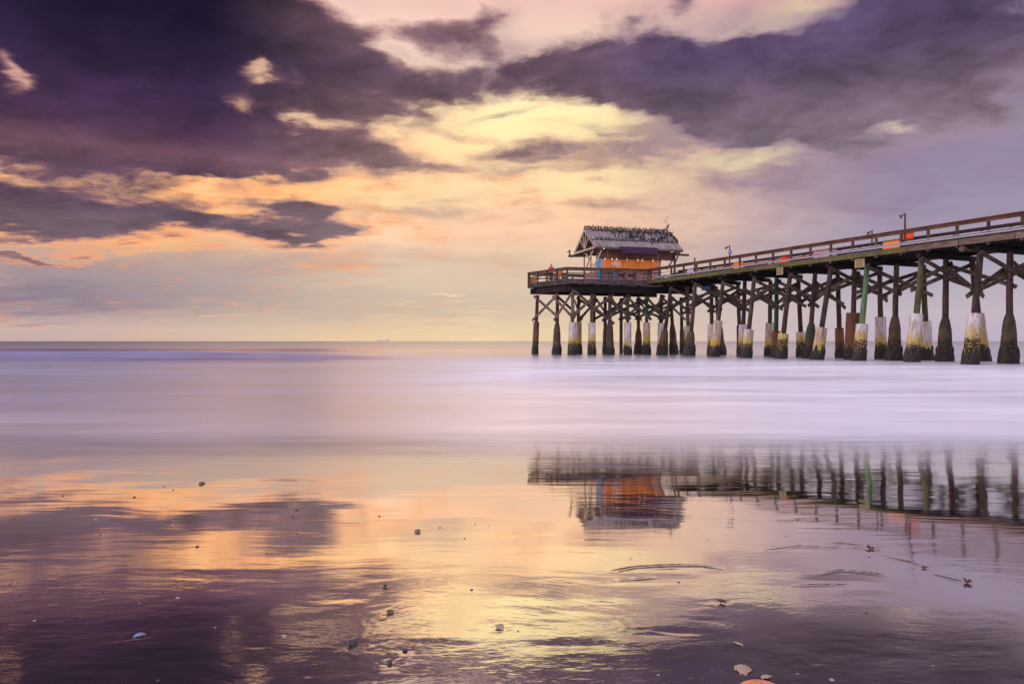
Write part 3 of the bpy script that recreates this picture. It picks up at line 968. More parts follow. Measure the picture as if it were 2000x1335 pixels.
# platform piles: (top px, base px, distance, jacket, height, wood)
HEADP = [
    (1050, 1045, 71.2, 'rust', 3.1, 'pile'), (1089, 1087, 68.8, 'dark', 2.95, 'pile'), (1119, 1117, 67.1, 'white', 2.95, 'pile_olive'),
    (1130, 1129, 72.6, 'tan', 3.1, 'pile'), (1156, 1156, 67.9, 'white', 2.95, 'pile_olive'), (1182, 1182, 73.6, 'slim', 2.4, 'pile'),
    (1191, 1191, 68.6, 'dark', 3.1, 'pile'), (1226, 1226, 69.2, 'white', 3.0, 'pile_olive'), (1247, 1247, 74.2, 'dark', 2.5, 'pile'),
    (1263, 1263, 69.6, 'tan', 3.0, 'pile_dkgreen'), (1292, 1291, 70.2, 'white', 2.95, 'pile'), (1310, 1316, 72.6, 'dark', 2.9, 'pile'),
    (1213, 1213, 76.0, None, 0, 'pile'), (1160, 1160, 75.0, None, 0, 'pile'), (1290, 1290, 76.4, 'slim', 2.2, 'pile'), (1330, 1333, 74.5, 'slim', 2.4, 'pile'),
]
heads = []
for (tp, bp_, yd, kd, sh, mt) in HEADP:
    base = Vector(((bp_ - 1000) / F * yd, yd, 0))
    top = Vector(((tp - 1000) / F * yd, yd, 5.75))
    make_pile(base, top, kd, sh, mt, r=0.17, ws=0.92)
    heads.append((base, top))

# ---- caps, stringers, deck, fascia
for (N_, M_, F_) in bents:
    a = Vector((N_[1].x, N_[1].y, 6.44)) - PN * 0.35
    c = a + PN * 5.4
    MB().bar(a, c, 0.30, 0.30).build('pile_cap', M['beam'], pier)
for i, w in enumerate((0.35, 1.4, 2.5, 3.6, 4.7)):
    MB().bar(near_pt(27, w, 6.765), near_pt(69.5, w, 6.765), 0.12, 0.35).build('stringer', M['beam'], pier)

dk = MB()
step = 0.30
y0 = 27.0
nplank = int((69.6 - y0) / (step * 0.9075))
for i in range(nplank):
    c = near_pt(y0 + i * step * 0.9075, -0.06 + rnd.uniform(-.02, .02), DECK - 0.04)
    dk.bar(c, c + PN * 5.3, step - 0.02, 0.075)
dk.build('deck', M['deck'], pier)
seg_y = [27, 31.7, 35.2, 38.4, 41.2, 44.1, 47.1, 50.2, 53.4, 56.4, 59.6, 62.8, 66.0, 68.6]
for a, c in zip(seg_y, seg_y[1:]):
    green = a > 44
    MB().bar(near_pt(a + 0.02, -0.09, 6.83), near_pt(c - 0.02, -0.09, 6.83 + rnd.uniform(-.01, .01)), 0.055, 0.30).build('fascia_board', M['fascia_algae' if green else 'fascia'], pier)
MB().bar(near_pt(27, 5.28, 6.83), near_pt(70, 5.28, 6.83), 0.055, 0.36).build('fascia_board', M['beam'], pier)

# platform at the sea end
pd = MB()
ta = (EB - EA).normalized()
poly = [EA, EB, EC, ED, EE]
pd.prism([Vector((p.x, p.y, DECK - 0.085)) for p in poly], (0, 0, 0.08))
pd.build('platform_deck', M['deck'], pier)


def edge_beam(name, a, c, z, w, h, mat, out=0.0, ext=0.0):
    d = (c - a).normalized()
    nrm = Vector((d.y, -d.x, 0))
    a2, c2 = a - d * ext + nrm * out, c + d * ext + nrm * out
    return MB().bar((a2.x, a2.y, z), (c2.x, c2.y, z), w, h).build(name, mat, pier)


edge_beam('fascia_board', EA, EB, 6.76, 0.06, 0.44, M['fascia_head'], 0.035)
edge_beam('fascia_board', EE, EA, 6.72, 0.06, 0.46, M['fascia_head'], 0.035)
edge_beam('fascia_board', ED, EE, 6.72, 0.06, 0.46, M['beam'], 0.035)
edge_beam('fascia_board', EC, ED, 6.72, 0.06, 0.46, M['beam'], 0.035)
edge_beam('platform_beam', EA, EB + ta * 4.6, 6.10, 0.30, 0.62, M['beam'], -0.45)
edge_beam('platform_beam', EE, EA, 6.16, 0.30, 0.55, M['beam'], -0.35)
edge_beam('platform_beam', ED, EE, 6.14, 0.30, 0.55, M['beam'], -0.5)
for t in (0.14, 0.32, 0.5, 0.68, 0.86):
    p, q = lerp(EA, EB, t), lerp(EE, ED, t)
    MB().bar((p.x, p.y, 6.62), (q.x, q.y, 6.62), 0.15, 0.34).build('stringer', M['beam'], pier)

# ---- cross braces
bcount = [0]


def brace(p, q, off, w=0.075, h=0.24, ext=0.35, mat='brace'):
    p, q = Vector(p), Vector(q)
    d = (q - p).normalized()
    p = p - d * ext * rnd.uniform(0.5, 1.0) + Vector(off)
    q = q + d * ext * rnd.uniform(0.6, 1.4) + Vector(off)
    flat = Vector((d.x, d.y, 0)).normalized()
    side = Vector((flat.y, -flat.x, 0))
    up = side.cross(d)
    bcount[0] += 1
    return MB().bar(p, q, w, h, up=up).build('brace', M[mat], pier)


def on_pile(P, z):
    return lerp(P[0], P[1], (z - P[0].z) / (P[1].z - P[0].z))


for i, (N_, M_, F_) in enumerate(bents):
    off = -PD * 0.24
    z1, z2 = 6.05 + rnd.uniform(-.12, .12), 4.30 + rnd.uniform(-.2, .15)
    brace(on_pile(N_, z1), on_pile(F_, z2), off)
    brace(on_pile(F_, z1 - 0.1), on_pile(N_, z2 + 0.1), -off)
    if i % 3 != 2:
        brace(on_pile(M_, z1 - 0.55), on_pile(F_, z2 - 0.2), off * 1.4)
    if i % 2 == 0:
        brace(on_pile(M_, z1 - 0.7), on_pile(N_, z2 - 0.25), -off * 1.4)
for i in range(0, len(bents) - 4):
    # braces along the pier between neighbouring bents, mid row
    if i < 8:
        a, c = bents[i][1], bents[i + 1][1]
        if i % 2:
            brace(on_pile(a, 5.95), on_pile(c, 4.5), PN * 0.22, ext=0.3)
        else:
            brace(on_pile(a, 4.4), on_pile(c, 5.9), PN * 0.22, ext=0.3)
for i in range(0, 8):
    # and along the far row
    a, c = bents[i][2], bents[i + 1][2]
    if i % 2:
        brace(on_pile(a, 4.5), on_pile(c, 5.95), PN * 0.22, ext=0.3)
    else:
        brace(on_pile(a, 5.9), on_pile(c, 4.4), PN * 0.22, ext=0.3)
for i in range(4, 9):
    N_, M_, F_ = bents[i]
    brace(on_pile(N_, 5.2), on_pile(M_, 3.9), -PD * 0.30)
    brace(on_pile(M_, 3.95), on_pile(F_, 5.6), PD * 0.30)
# platform braces
HB = [(0, 1, 5.5, 3.7), (1, 0, 5.5, 3.5), (1, 2, 3.4, 5.6), (2, 1, 3.6, 5.2), (2, 6, 5.9, 3.1), (4, 2, 5.3, 3.6), (4, 6, 4.1, 5.5), (7, 6, 5.4, 3.7), (6, 7, 5.2, 3.5), (7, 9, 5.3, 3.6), (9, 7, 5.4, 3.7),
      (9, 10, 5.3, 3.7), (10, 9, 5.4, 3.5), (3, 5, 5.4, 3.6), (5, 8, 5.4, 3.6), (8, 5, 5.3, 3.5), (8, 11, 5.4, 3.7), (11, 8, 5.3, 3.6), (3, 13, 3.5, 5.3), (12, 14, 5.3, 3.7), (14, 12, 5.2, 3.6),
      (1, 3, 5.3, 3.6), (3, 2, 5.2, 3.5), (6, 5, 5.3, 3.7), (7, 8, 5.3, 3.5), (10, 15, 5.3, 3.6), (15, 14, 5.2, 3.7), (4, 5, 5.5, 3.8), (9, 8, 3.6, 5.2), (6, 12, 5.3, 3.6), (13, 3, 5.4, 3.4), (12, 13, 5.2, 3.5), (11, 10, 5.4, 3.4), (2, 3, 4.9, 3.4), (8, 14, 5.5, 3.9), (7, 5, 5.5, 3.4)]
for (a, c, z1, z2) in HB:
    A_, C_ = heads[a], heads[c]
    dirv = (C_[0] - A_[0]).normalized()
    brace(on_pile(A_, z1), on_pile(C_, z2), Vector((dirv.y, -dirv.x, 0)) * (0.22 if dirv.x > 0 else -0.22), ext=0.4)


# ---- railings
def railing(path, rails, cap, post_gap, z_post0, mat_cap, mat_rail, mat_post, apron=0.2, out=0.0, label=None, posts_t=None):
    """path: deck-edge corners; rails: (z, height, material) ; one part with its posts, cap and rails below it"""
    first = MB()
    pts = [Vector((p[0], p[1], 0)) for p in path]
    for a, c in zip(pts, pts[1:]):
        first.bar((a.x, a.y, cap - 0.025), (c.x, c.y, cap - 0.025), 0.24, 0.05)
        if apron:
            first.bar((a.x, a.y, cap - 0.055 - apron / 2), (c.x, c.y, cap - 0.055 - apron / 2), 0.05, apron)
    root = first.build('railing', mat_cap, pier)
    if label:
        root['label'] = label
    for (z, h, mt) in rails:
        m_ = MB()
        for a, c in zip(pts, pts[1:]):
            m_.bar((a.x, a.y, z), (c.x, c.y, z), 0.045, h)
        m_.build('rail', mt or mat_rail, root)
    for a, c in zip(pts, pts[1:]):
        L = (c - a).length
        d = (c - a) / L
        nrm = Vector((d.y, -d.x, 0)) * out
        n = max(1, int(round(L / post_gap)))
        for i in range(n + 1):
            p = a + d * (L * i / n) + nrm
            if i == n and c is not pts[-1]:
                continue
            MB().bar((p.x + rnd.uniform(-.015, .015), p.y, z_post0), (p.x, p.y, cap - 0.052), 0.13, 0.13, up=(d.x, d.y, 0)).build('rail_post', mat_post, root)
    return root


nr0, nr1 = near_pt(28.5, -0.08), near_pt(68.6, -0.08)
railing([nr0, nr1], [(7.52, 0.035, None), (7.20, 0.07, None)], 8.08, 1.765, 6.55, M['rail'], M['rail'], M['post'], 0.2, 0.09, 'brown railing along the near edge of the walkway')
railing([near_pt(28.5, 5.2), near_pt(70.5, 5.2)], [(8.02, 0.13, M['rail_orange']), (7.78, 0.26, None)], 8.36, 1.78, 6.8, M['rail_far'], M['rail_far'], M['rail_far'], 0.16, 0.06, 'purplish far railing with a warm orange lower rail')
inA, inB, inE = EA, EB, EE
railing([EE, EA, EB], [(7.80, 0.11, None), (7.55, 0.09, None), (7.28, 0.11, None)], 8.08, 1.75, 6.5, M['rail'], M['post'], M['post'], 0.16, 0.06, 'railing round the seaward platform')
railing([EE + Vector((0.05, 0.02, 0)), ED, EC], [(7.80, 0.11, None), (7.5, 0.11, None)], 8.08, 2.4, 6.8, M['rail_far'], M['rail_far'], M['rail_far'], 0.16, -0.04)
# conduit along the near edge
pb = MB()
pb.tube([near_pt(28.5, -0.17, 7.15), near_pt(48, -0.17, 7.15), near_pt(67.5, -0.17, 7.13)], [0.035] * 3, 8)
pb.build('conduit', M['pipe'], pier, True)
pb = MB()
pb.tube([near_pt(28.5, -0.17, 7.27), near_pt(50, -0.17, 7.27)], [0.022] * 2, 8)
pb.build('conduit', M['pipe'], pier, True)
# stub drain with a flange under the walkway
e0 = row_pt(1882, -0.1, 6.45)
pb = MB()
pb.tube([e0, e0 - PN * 0.22], [0.16, 0.16], 12)
pb.tube([e0 + PN * 1.0, e0], [0.12, 0.12], 12)
pb.build('drain_pipe', M['brace'], pier, True)
print('braces', bcount[0])


# ------------------------------------------------------------------ hut on the platform
HO = Vector((7.87, 68.0, 0))
HA = Vector((0.958, 0.287, 0))
HBk = Vector((-0.287, 0.958, 0))


def hw(u, v, z):
    p = HO + HA * u + HBk * v
    return Vector((p.x, p.y, z))


def roof_mat():
    def f(k, b):
        geo = k.new('ShaderNodeNewGeometry')
        pos = geo.outputs['Position']
        u = k.vm('DOT_PRODUCT', pos, tuple(HA))
        z = k.xyz(pos)[2]
        cells = k.noise(k.vec(k.m('FLOOR', k.m('MULTIPLY', u, 2.6)), k.m('FLOOR', k.m('MULTIPLY', z, 1.4)), 0.0), 3.7, 0)
        n = k.noise(k.vec(k.m('MULTIPLY', u, 9.0), z, 0.0), 1.0, 5, 0.6)
        n2 = k.noise(pos, 1.3, 5, 0.6)
        c = k.mix(k.mr(cells, 0.3, 0.7), (0.15, 0.122, 0.122, 1), (0.26, 0.22, 0.222, 1))
        c = k.mix(k.mr(n, 0.45, 0.75, 0, 0.45), c, (0.14, 0.11, 0.12, 1))
        c = k.mix(k.mr(n2, 0.5, 0.75, 0, 0.5), c, (0.22, 0.17, 0.17, 1))
        k.put(b.inputs['Base Color'], c)
        b.inputs['Roughness'].default_value = 0.65
    return principled('grey_roof_sheets', f)


def orange_mat():
    def f(k, b):
        geo = k.new('ShaderNodeNewGeometry')
        pos = geo.outputs['Position']
        u = k.m('SUBTRACT', k.vm('DOT_PRODUCT', pos, tuple(HA)), HO.dot(HA))
        z = k.xyz(pos)[2]
        n = k.noise(pos, 2.2, 5, 0.6)
        c = k.mix(k.mr(n, 0.3, 0.7), (0.78, 0.17, 0.006, 1), (0.95, 0.30, 0.02, 1))
        # faded painted blossoms near the left end
        q = k.vec(k.m('MULTIPLY', k.m('SUBTRACT', u, 2.75), 1.35), k.m('MULTIPLY', k.m('SUBTRACT', z, 8.72), 2.6), 0.0)
        q = k.vm('ADD', q, k.vm('SCALE', k.vm('SUBTRACT', k.noise(pos, 3.0, 3, 0.5, color=True), (0.5, 0.5, 0.5)), 1.6))
        c = k.mix(k.mr(k.vm('LENGTH', q), 0.9, 0.5, 0, 0.9), c, (0.80, 0.55, 0.52, 1))
        q2 = k.vec(k.m('MULTIPLY', k.m('SUBTRACT', u, 1.25), 3.0), k.m('MULTIPLY', k.m('SUBTRACT', z, 8.75), 1.2), 0.0)
        q2 = k.vm('ADD', q2, k.vm('SCALE', k.vm('SUBTRACT', k.noise(pos, 4.0, 3, 0.5, color=True), (0.5, 0.5, 0.5)), 0.8))
        c = k.mix(k.mr(k.vm('LENGTH', q2), 0.8, 0.4, 0, 0.8), c, (0.80, 0.36, 0.32, 1))
        c = k.mix(k.mr(u, 6.75, 6.9, 0, 0.55), c, (0.42, 0.26, 0.22, 1))
        k.put(b.inputs['Base Color'], c)
        b.inputs['Roughness'].default_value = 0.55
    return principled('orange_painted_shutters', f)


M['roof'] = roof_mat()
M['orange'] = orange_mat()
M['hutwall'] = wood('mauve_clapboard', (0.30, 0.19, 0.21), (0.52, 0.38, 0.41), scale=(1, 1, 8))
M['pinkwall'] = wood('pink_counter_front', (0.50, 0.20, 0.24), (0.78, 0.46, 0.48), scale=(1, 1, 7))
M['sidewall'] = wood('warm_side_wall', (0.36, 0.19, 0.13), (0.66, 0.45, 0.34), scale=(1, 1, 5))
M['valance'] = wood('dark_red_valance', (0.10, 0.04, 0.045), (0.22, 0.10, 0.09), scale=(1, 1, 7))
M['tan'] = wood('pale_timber', (0.36, 0.25, 0.19), (0.60, 0.45, 0.36), scale=(4, 4, 4))
M['darkin'] = plain('painted_shade_boards', (0.022, 0.012, 0.009), 0.9, 0.4)  # near-black colour stands for shade inside the gables and counter openings
M['shframe'] = wood('dark_orange_frame', (0.22, 0.055, 0.012), (0.40, 0.11, 0.02), scale=(3, 3, 3))
M['blue'] = plain('bright_blue_paint', (0.03, 0.42, 0.80), 0.45, 0.12)
M['purple'] = plain('dark_purple_canvas', (0.040, 0.014, 0.045), 0.8, 0.2)
M['counter'] = plain('lilac_counter', (0.42, 0.34, 0.44), 0.5, 0.2)
M['darkwood'] = wood('dark_timber', (0.05, 0.035, 0.03), (0.14, 0.10, 0.09), scale=(4, 4, 4))
M['metal'] = plain('dull_grey_metal', (0.30, 0.28, 0.28), 0.4, 0.2, 0.6)


def glow_mat(name, col, s_):
    m = bpy.data.materials.new(name)
    m.use_nodes = True
    k = NT(m.node_tree)
    b = k.n['Principled BSDF']
    b.inputs['Base Color'].default_value = (0.8, 0.7, 0.55, 1)
    b.inputs['Emission Color'].default_value = col
    b.inputs['Emission Strength'].default_value = s_
    return m


M['bulb'] = glow_mat('warm_bulb', (1.0, 0.62, 0.30, 1), 0.8)

hut = empty('hut', tuple(hw(4.7, 2.7, DECK)))
tag(hut, 'weathered bar hut with orange shutters and grey roof crowded with birds at the pier head', 'hut')
EV, RZ, DEPTH, LEN = 10.14, 12.16, 5.4, 9.42
# walls: lower counter front, orange shutters, valance above
MB().bar(hw(0.7, 0.98, 7.5), hw(3.0, 0.98, 7.5), 0.10, 0.95).build('wall', M['hutwall'], hut)
MB().bar(hw(3.0, 0.98, 7.5), hw(7.46, 0.98, 7.5), 0.10, 0.95).build('counter_front', M['pinkwall'], hut)
MB().bar(hw(0.66, 0.92, 8.01), hw(7.52, 0.92, 8.01), 0.44, 0.07).build('counter_top', M['counter'], hut)
ob = MB()
edges_u = [0.98, 2.05, 3.35, 4.7, 5.02, 6.35, 7.44]
for a, c in zip(edges_u, edges_u[1:]):
    ob.bar(hw(a + 0.015, 1.0, 8.62), hw(c - 0.015, 1.0, 8.62), 0.06, 1.12)
ob.build('shutters', M['orange'], hut)
fb = MB()
for a in edges_u:
    fb.bar(hw(a, 0.955, 8.06), hw(a, 0.955, 9.18), 0.032, 0.03, up=tuple(HBk))
for z_ in (8.09, 9.15):
    fb.bar(hw(0.98, 0.945, z_), hw(7.44, 0.945, z_), 0.03, 0.04)
fb.build('shutter_frame', M['shframe'], hut)
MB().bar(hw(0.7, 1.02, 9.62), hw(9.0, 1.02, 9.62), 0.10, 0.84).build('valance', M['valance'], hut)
MB().bar(hw(2.05, 4.48, 8.6), hw(7.46, 4.48, 8.6), 0.10, 3.1).build('wall', M['hutwall'], hut)
MB().bar(hw(2.10, 1.08, 8.6), hw(2.10, 4.42, 8.6), 0.10, 3.1).build('wall', M['sidewall'], hut)
MB().bar(hw(0.72, 1.05, 7.5), hw(0.72, 4.42, 7.5), 0.10, 0.95).build('wall', M['sidewall'], hut)
for vv in (2.7, 4.4):
    MB().bar(hw(0.72, vv, 7.98), hw(0.72, vv, 10.1), 0.11, 0.11, up=tuple(HA)).build('post', M['tan'], hut)
MB().bar(hw(7.44, 1.05, 8.6), hw(7.44, 4.42, 8.6), 0.10, 3.1).build('wall', M['hutwall'], hut)
MB().bar(hw(0.84, 0.90, 7.05), hw(0.84, 0.90, 9.16), 0.26, 0.09, up=tuple(HBk)).build('door_post', M['blue'], hut)
MB().bar(hw(2.42, 0.885, 7.05), hw(2.42, 0.885, 7.96), 0.13, 0.07, up=tuple(HBk)).build('counter_post', M['blue'], hut)
for u0 in (2.75, 3.9):
    MB().bar(hw(u0, 0.90, 7.62), hw(u0 + 0.75, 0.90, 7.62), 0.04, 0.16).build('hatch_shade', M['darkin'], hut)
# floor of the hut on the platform
MB().bar(hw(4.1, 1.06, 7.055), hw(4.1, 4.42, 7.055), 6.5, 0.05).build('floor', M['deck'], hut)

# roof: two pitched slabs of sheeting with battens
rmB = MB()
th = 0.09
NS = 16
for side in (0, 1):
    for i in range(NS):
        u0, u1 = LEN * i / NS, LEN * (i + 1) / NS - 0.012
        dz = rnd.uniform(-0.012, 0.012)
        ext = rnd.uniform(-0.05, 0.05)
        e = hw(u0, -ext if side == 0 else DEPTH + ext, EV + dz)
        e1 = hw(u1, -ext if side == 0 else DEPTH + ext, EV + dz)
        r0, r1 = hw(u0, DEPTH / 2, RZ + dz), hw(u1, DEPTH / 2, RZ + dz)
        rmB.prism([e, e1, r1, r0], (0, 0, th))
roof = rmB.build('roof', M['roof'], hut)
MB().bar(hw(-0.03, DEPTH / 2, RZ + 0.10), hw(LEN + 0.03, DEPTH / 2, RZ + 0.10), 0.24, 0.07).build('ridge_cap', M['roof'], roof)
pm = 0.36   # a purlin strip part way up the front slope
MB().bar(hw(0.05, DEPTH / 2 * pm, EV + (RZ - EV) * pm + th + 0.03), hw(LEN - 0.05, DEPTH / 2 * pm, EV + (RZ - EV) * pm + th + 0.03), 0.08, 0.05).build('batten', M['darkwood'], roof)
MB().bar(hw(0.0, 0.03, EV - 0.08), hw(LEN, 0.03, EV - 0.08), 0.06, 0.17).build('eave_board', M['darkwood'], roof)
MB().bar(hw(0.0, DEPTH - 0.03, EV - 0.08), hw(LEN, DEPTH - 0.03, EV - 0.08), 0.06, 0.17).build('eave_board', M['darkwood'], roof)
# gables
for u0, sgn in ((0.75, -1), (LEN - 0.75, 1)):
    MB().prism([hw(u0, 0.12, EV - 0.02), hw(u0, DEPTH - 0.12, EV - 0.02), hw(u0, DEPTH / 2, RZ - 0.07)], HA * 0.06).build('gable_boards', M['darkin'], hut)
    uo = u0 + sgn * 0.70
    tb = MB()
    up = tuple(HA)
    tb.bar(hw(uo, 0.02, EV - 0.06), hw(uo, DEPTH / 2, RZ - 0.07), 0.16, 0.07, up=up)
    tb.bar(hw(uo, DEPTH - 0.02, EV - 0.06), hw(uo, DEPTH / 2, RZ - 0.07), 0.16, 0.07, up=up)
    tb.bar(hw(uo + 0.075 * sgn, 0.1, EV - 0.04), hw(uo + 0.075 * sgn, DEPTH - 0.1, EV - 0.04), 0.20, 0.07, up=up)
    for v1, f_ in ((DEPTH * 0.30, 0.60), (DEPTH * 0.44, 0.85), (DEPTH * 0.70, 0.60), (DEPTH * 0.58, 0.84)):
        tb.bar(hw(uo + 0.004, DEPTH / 2, EV + 0.05), hw(uo + 0.004, v1, EV + (RZ - EV) * f_ - 0.05), 0.12, 0.05, up=up)
    tb.build('gable_truss', M['tan'], hut)
# awning panel hung under the front eave
MB().prism([hw(2.55, -0.16, EV + 0.12), hw(6.55, -0.16, EV + 0.12), hw(6.45, -0.34, 9.62), hw(2.72, -0.34, 9.62)], HBk * 0.10 + Vector((0, 0, 0.01))).build('awning', M['purple'], hut)
# brackets and posts at the open corners
br = MB()
br.bar(hw(0.12, 0.55, 7.05), hw(0.12, 0.55, 8.35), 0.14, 0.14, up=tuple(HA))
br.bar(hw(0.12, 0.55, 8.3), hw(0.12, 2.5, 9.75), 0.13, 0.11, up=tuple(HA))
br.bar(hw(0.12, 0.55, 8.3), hw(0.85, 0.35, 9.95), 0.13, 0.11, up=tuple(HBk))
br.bar(hw(0.12, 2.5, 8.25), hw(0.12, 0.75, 9.9), 0.11, 0.10, up=tuple(HA))
br.build('corner_bracket', M['tan'], hut)
br = MB()
br.bar(hw(8.86, 0.7, 7.05), hw(8.86, 0.7, 10.0), 0.15, 0.15, up=tuple(HA))
br.bar(hw(8.86, 0.66, 8.9), hw(9.3, 0.5, 10.0), 0.11, 0.10, up=tuple(HBk))
br.bar(hw(8.86, 0.75, 9.5), hw(8.1, 0.95, 8.3), 0.11, 0.10, up=tuple(HBk))
br.bar(hw(8.86, 4.7, 7.05), hw(8.86, 4.7, 10.0), 0.15, 0.15, up=tuple(HA))
br.bar(hw(8.86, 4.6, 8.2), hw(8.86, 3.2, 9.8), 0.11, 0.10, up=tuple(HA))
br.build('corner_bracket', M['darkwood'], hut)
# projecting beams
MB().bar(hw(0.5, 2.7, 9.62), hw(-1.62, 2.7, 9.50), 0.20, 0.22).build('beam', M['darkwood'], hut)
MB().bar(hw(7.2, 2.7, 10.08), hw(11.6, 2.7, 10.05), 0.20, 0.22).build('beam', M['darkwood'], hut)
lamp = MB()
lamp.bar(hw(-1.52, 2.7, 9.61), hw(-1.52, 2.7, 10.12), 0.16, 0.14)
lamp.bar(hw(-1.52, 2.7, 9.98), hw(-1.80, 2.6, 9.92), 0.10, 0.10)
lamp.build('flood_lamp', M['darkwood'], hut)
# hanging rods in front of the shutters
for u0 in (1.55, 3.55, 6.9):
    MB().tube([hw(u0, 0.5, 8.1), hw(u0, 0.5, EV - 0.02)], [0.02, 0.02], 6).build('rod', M['tan'], hut)
# string of bulbs
wire = MB()
bulbs_u = [1.3, 2.0, 2.5, 3.6, 4.75, 5.25, 6.4, 7.4]
wp = [hw(0.6 + 7.4 * i / 30, 0.55, 9.22 - 0.05 * math.sin(i * 1.1)) for i in range(31)]
wire.tube(wp, [0.012] * 31, 5)
wire_o = wire.build('light_string', M['darkwood'], hut)
for u0 in bulbs_u:
    c = hw(u0, 0.55, 9.08)
    MB().tube([c + Vector((0, 0, 0.10)), c + Vector((0, 0, 0.05)), c, c - Vector((0, 0, 0.05)), c - Vector((0, 0, 0.075))], [0.02, 0.045, 0.06, 0.045, 0.015], 10).build('bulb', M['bulb'], wire_o, True)
c = hw(0.9, -0.05, 10.0)
MB().tube([c + Vector((0, 0, 0.06)), c, c - Vector((0, 0, 0.06))], [0.03, 0.07, 0.03], 8).build('bulb', M['bulb'], wire_o, True)
# mast at the right end of the ridge
mast = MB()
mu = 9.1
mast.tube([hw(mu, 2.7, RZ), hw(mu, 2.7, RZ + 1.72)], [0.035, 0.028], 8)
mast.bar(hw(mu, 2.7, RZ + 1.70), hw(mu + 0.12, 2.7, RZ + 1.70), 0.06, 0.10)
mast.bar(hw(mu - 0.30, 2.7, RZ + 1.32), hw(mu, 2.7, RZ + 1.32), 0.03, 0.03)
mast.bar(hw(mu - 0.30, 2.7, RZ + 1.10), hw(mu - 0.30, 2.7, RZ + 1.40), 0.06, 0.06)
mast.bar(hw(mu - 0.36, 2.7, RZ + 0.42), hw(mu + 0.2, 2.7, RZ + 0.46), 0.16, 0.14)
mast.build('mast', M['metal'], hut)


# ------------------------------------------------------------------ birds on the roof
def bird_mesh(name, lean, neck, spread=0.0, head=1):
    """upright perched sea bird facing +X, feet at the origin, about 0.45 m tall"""
    s = lean
    prof = [  # (x, z, radius, sideways squeeze)
        (-0.16 - 0.10 * s, 0.00, 0.014, 1.8), (-0.13 - 0.07 * s, 0.06, 0.030, 1.3), (-0.07 - 0.03 * s, 0.13, 0.065, 1.0),
        (-0.01, 0.20, 0.085, 0.95), (0.03 + 0.03 * s, 0.27, 0.070, 0.95), (0.05 + 0.05 * s, 0.32, 0.040, 1.0),
        (0.04 + 0.06 * s, 0.32 + neck * 0.55, 0.028, 1.0), (0.05 + 0.07 * s, 0.32 + neck, 0.034, 1.0), (0.09 + 0.08 * s, 0.33 + neck, 0.030, 1.0),
        (0.13 + 0.08 * s, 0.325 + neck, 0.012, 0.8), (0.19 + 0.09 * s, 0.31 + neck, 0.006, 0.8)]
    v, f = [], []
    n = 8
    for i, (x, z, r, sq) in enumerate(prof):
        x0, z0 = prof[max(i - 1, 0)][:2]
        x1, z1 = prof[min(i + 1, len(prof) - 1)][:2]
        d = Vector((x1 - x0, 0, z1 - z0)).normalized()
        u = Vector((-d.z, 0, d.x))
        for j in range(n):
            t = 2 * math.pi * j / n
            v.append(Vector((x, 0, z)) + u * (math.cos(t) * r) + Vector((0, math.sin(t) * r * sq, 0)))
    for i in range(len(prof) - 1):
        for j in range(n):
            k = (j + 1) % n
            f.append((i * n + j, i * n + k, (i + 1) * n + k, (i + 1) * n + j))
    f.append(tuple(reversed(range(n))))
    f.append(tuple((len(prof) - 1) * n + j for j in range(n)))
    # legs, fused to the belly
    for sy in (-0.03, 0.03):
        b = len(v)
        for (x, z, w) in ((-0.02, 0.13, 0.016), (0.0, -0.01, 0.010)):
            for (i, j) in ((-1, -1), (1, -1), (1, 1), (-1, 1)):
                v.append(Vector((x + i * w, sy + j * w, z)))
        for q in ((0, 1, 5, 4), (1, 2, 6, 5), (2, 3, 7, 6), (3, 0, 4, 7), (4, 5, 6, 7), (0, 3, 2, 1)):
            f.append(tuple(b + e for e in q))
    me = bpy.data.meshes.new(name)
    me.from_pydata([tuple(q) for q in v], [], f)
    me.update()
    me.polygons.foreach_set('use_smooth', [True] * len(me.polygons))
    me.materials.append(M['bird'])
    return me


M['bird'] = plain('dark_plumage', (0.028, 0.020, 0.034), 0.6, 0.5, scale=9.0)
brd = random.Random(4)
BM = [bird_mesh('perched_bird', 0.0, 0.12), bird_mesh('perched_bird', 0.5, 0.10), bird_mesh('perched_bird', 1.0, 0.05), bird_mesh('perched_bird', 0.2, 0.17)]


def bird(u, v, z, scale, label, group, me=None, yaw=None):
    o = bpy.data.objects.new('bird', me or brd.choice(BM))
    COL.objects.link(o)
    o.location = hw(u, v, z)
    o.rotation_euler = (brd.uniform(-.08, .08), brd.uniform(-.10, .10), yaw if yaw is not None else brd.uniform(0, 6.28))
    o.scale = (scale, scale, scale)
    tag(o, label, 'bird', group)
    return o


def roof_z(v):
    return EV + (RZ - EV) * min(v, DEPTH - v) / (DEPTH / 2) + th


LB = ('dark bird perched in the crowded row along the ridge of the hut roof', 'birds perched along the ridge of the roof')
u = 0.06
while u < LEN - 0.15:                       # the ridge row
    bird(u, DEPTH / 2 - 0.02, RZ + 0.135, brd.uniform(0.62, 0.86), *LB)
    u += brd.uniform(0.11, 0.17)
u = 0.75
while u < LEN - 0.3:                        # a second row just below, some of them taller
    bird(u, DEPTH / 2 - 0.30, roof_z(DEPTH / 2 - 0.30), brd.uniform(0.66, 0.92), 'dark bird perched just below the ridge on the front of the roof', 'birds perched just below the ridge')
    u += brd.uniform(0.14, 0.30)
u = 0.55
while u < LEN - 0.6:                        # the row on the batten
    bird(u, DEPTH / 2 * pm + 0.02, roof_z(DEPTH / 2 * pm) + 0.05, brd.uniform(0.5, 0.72), 'dark bird perched on the batten half way down the front roof slope', 'birds perched on the roof batten')
    u += brd.uniform(0.15, 0.24)
cnt = 0
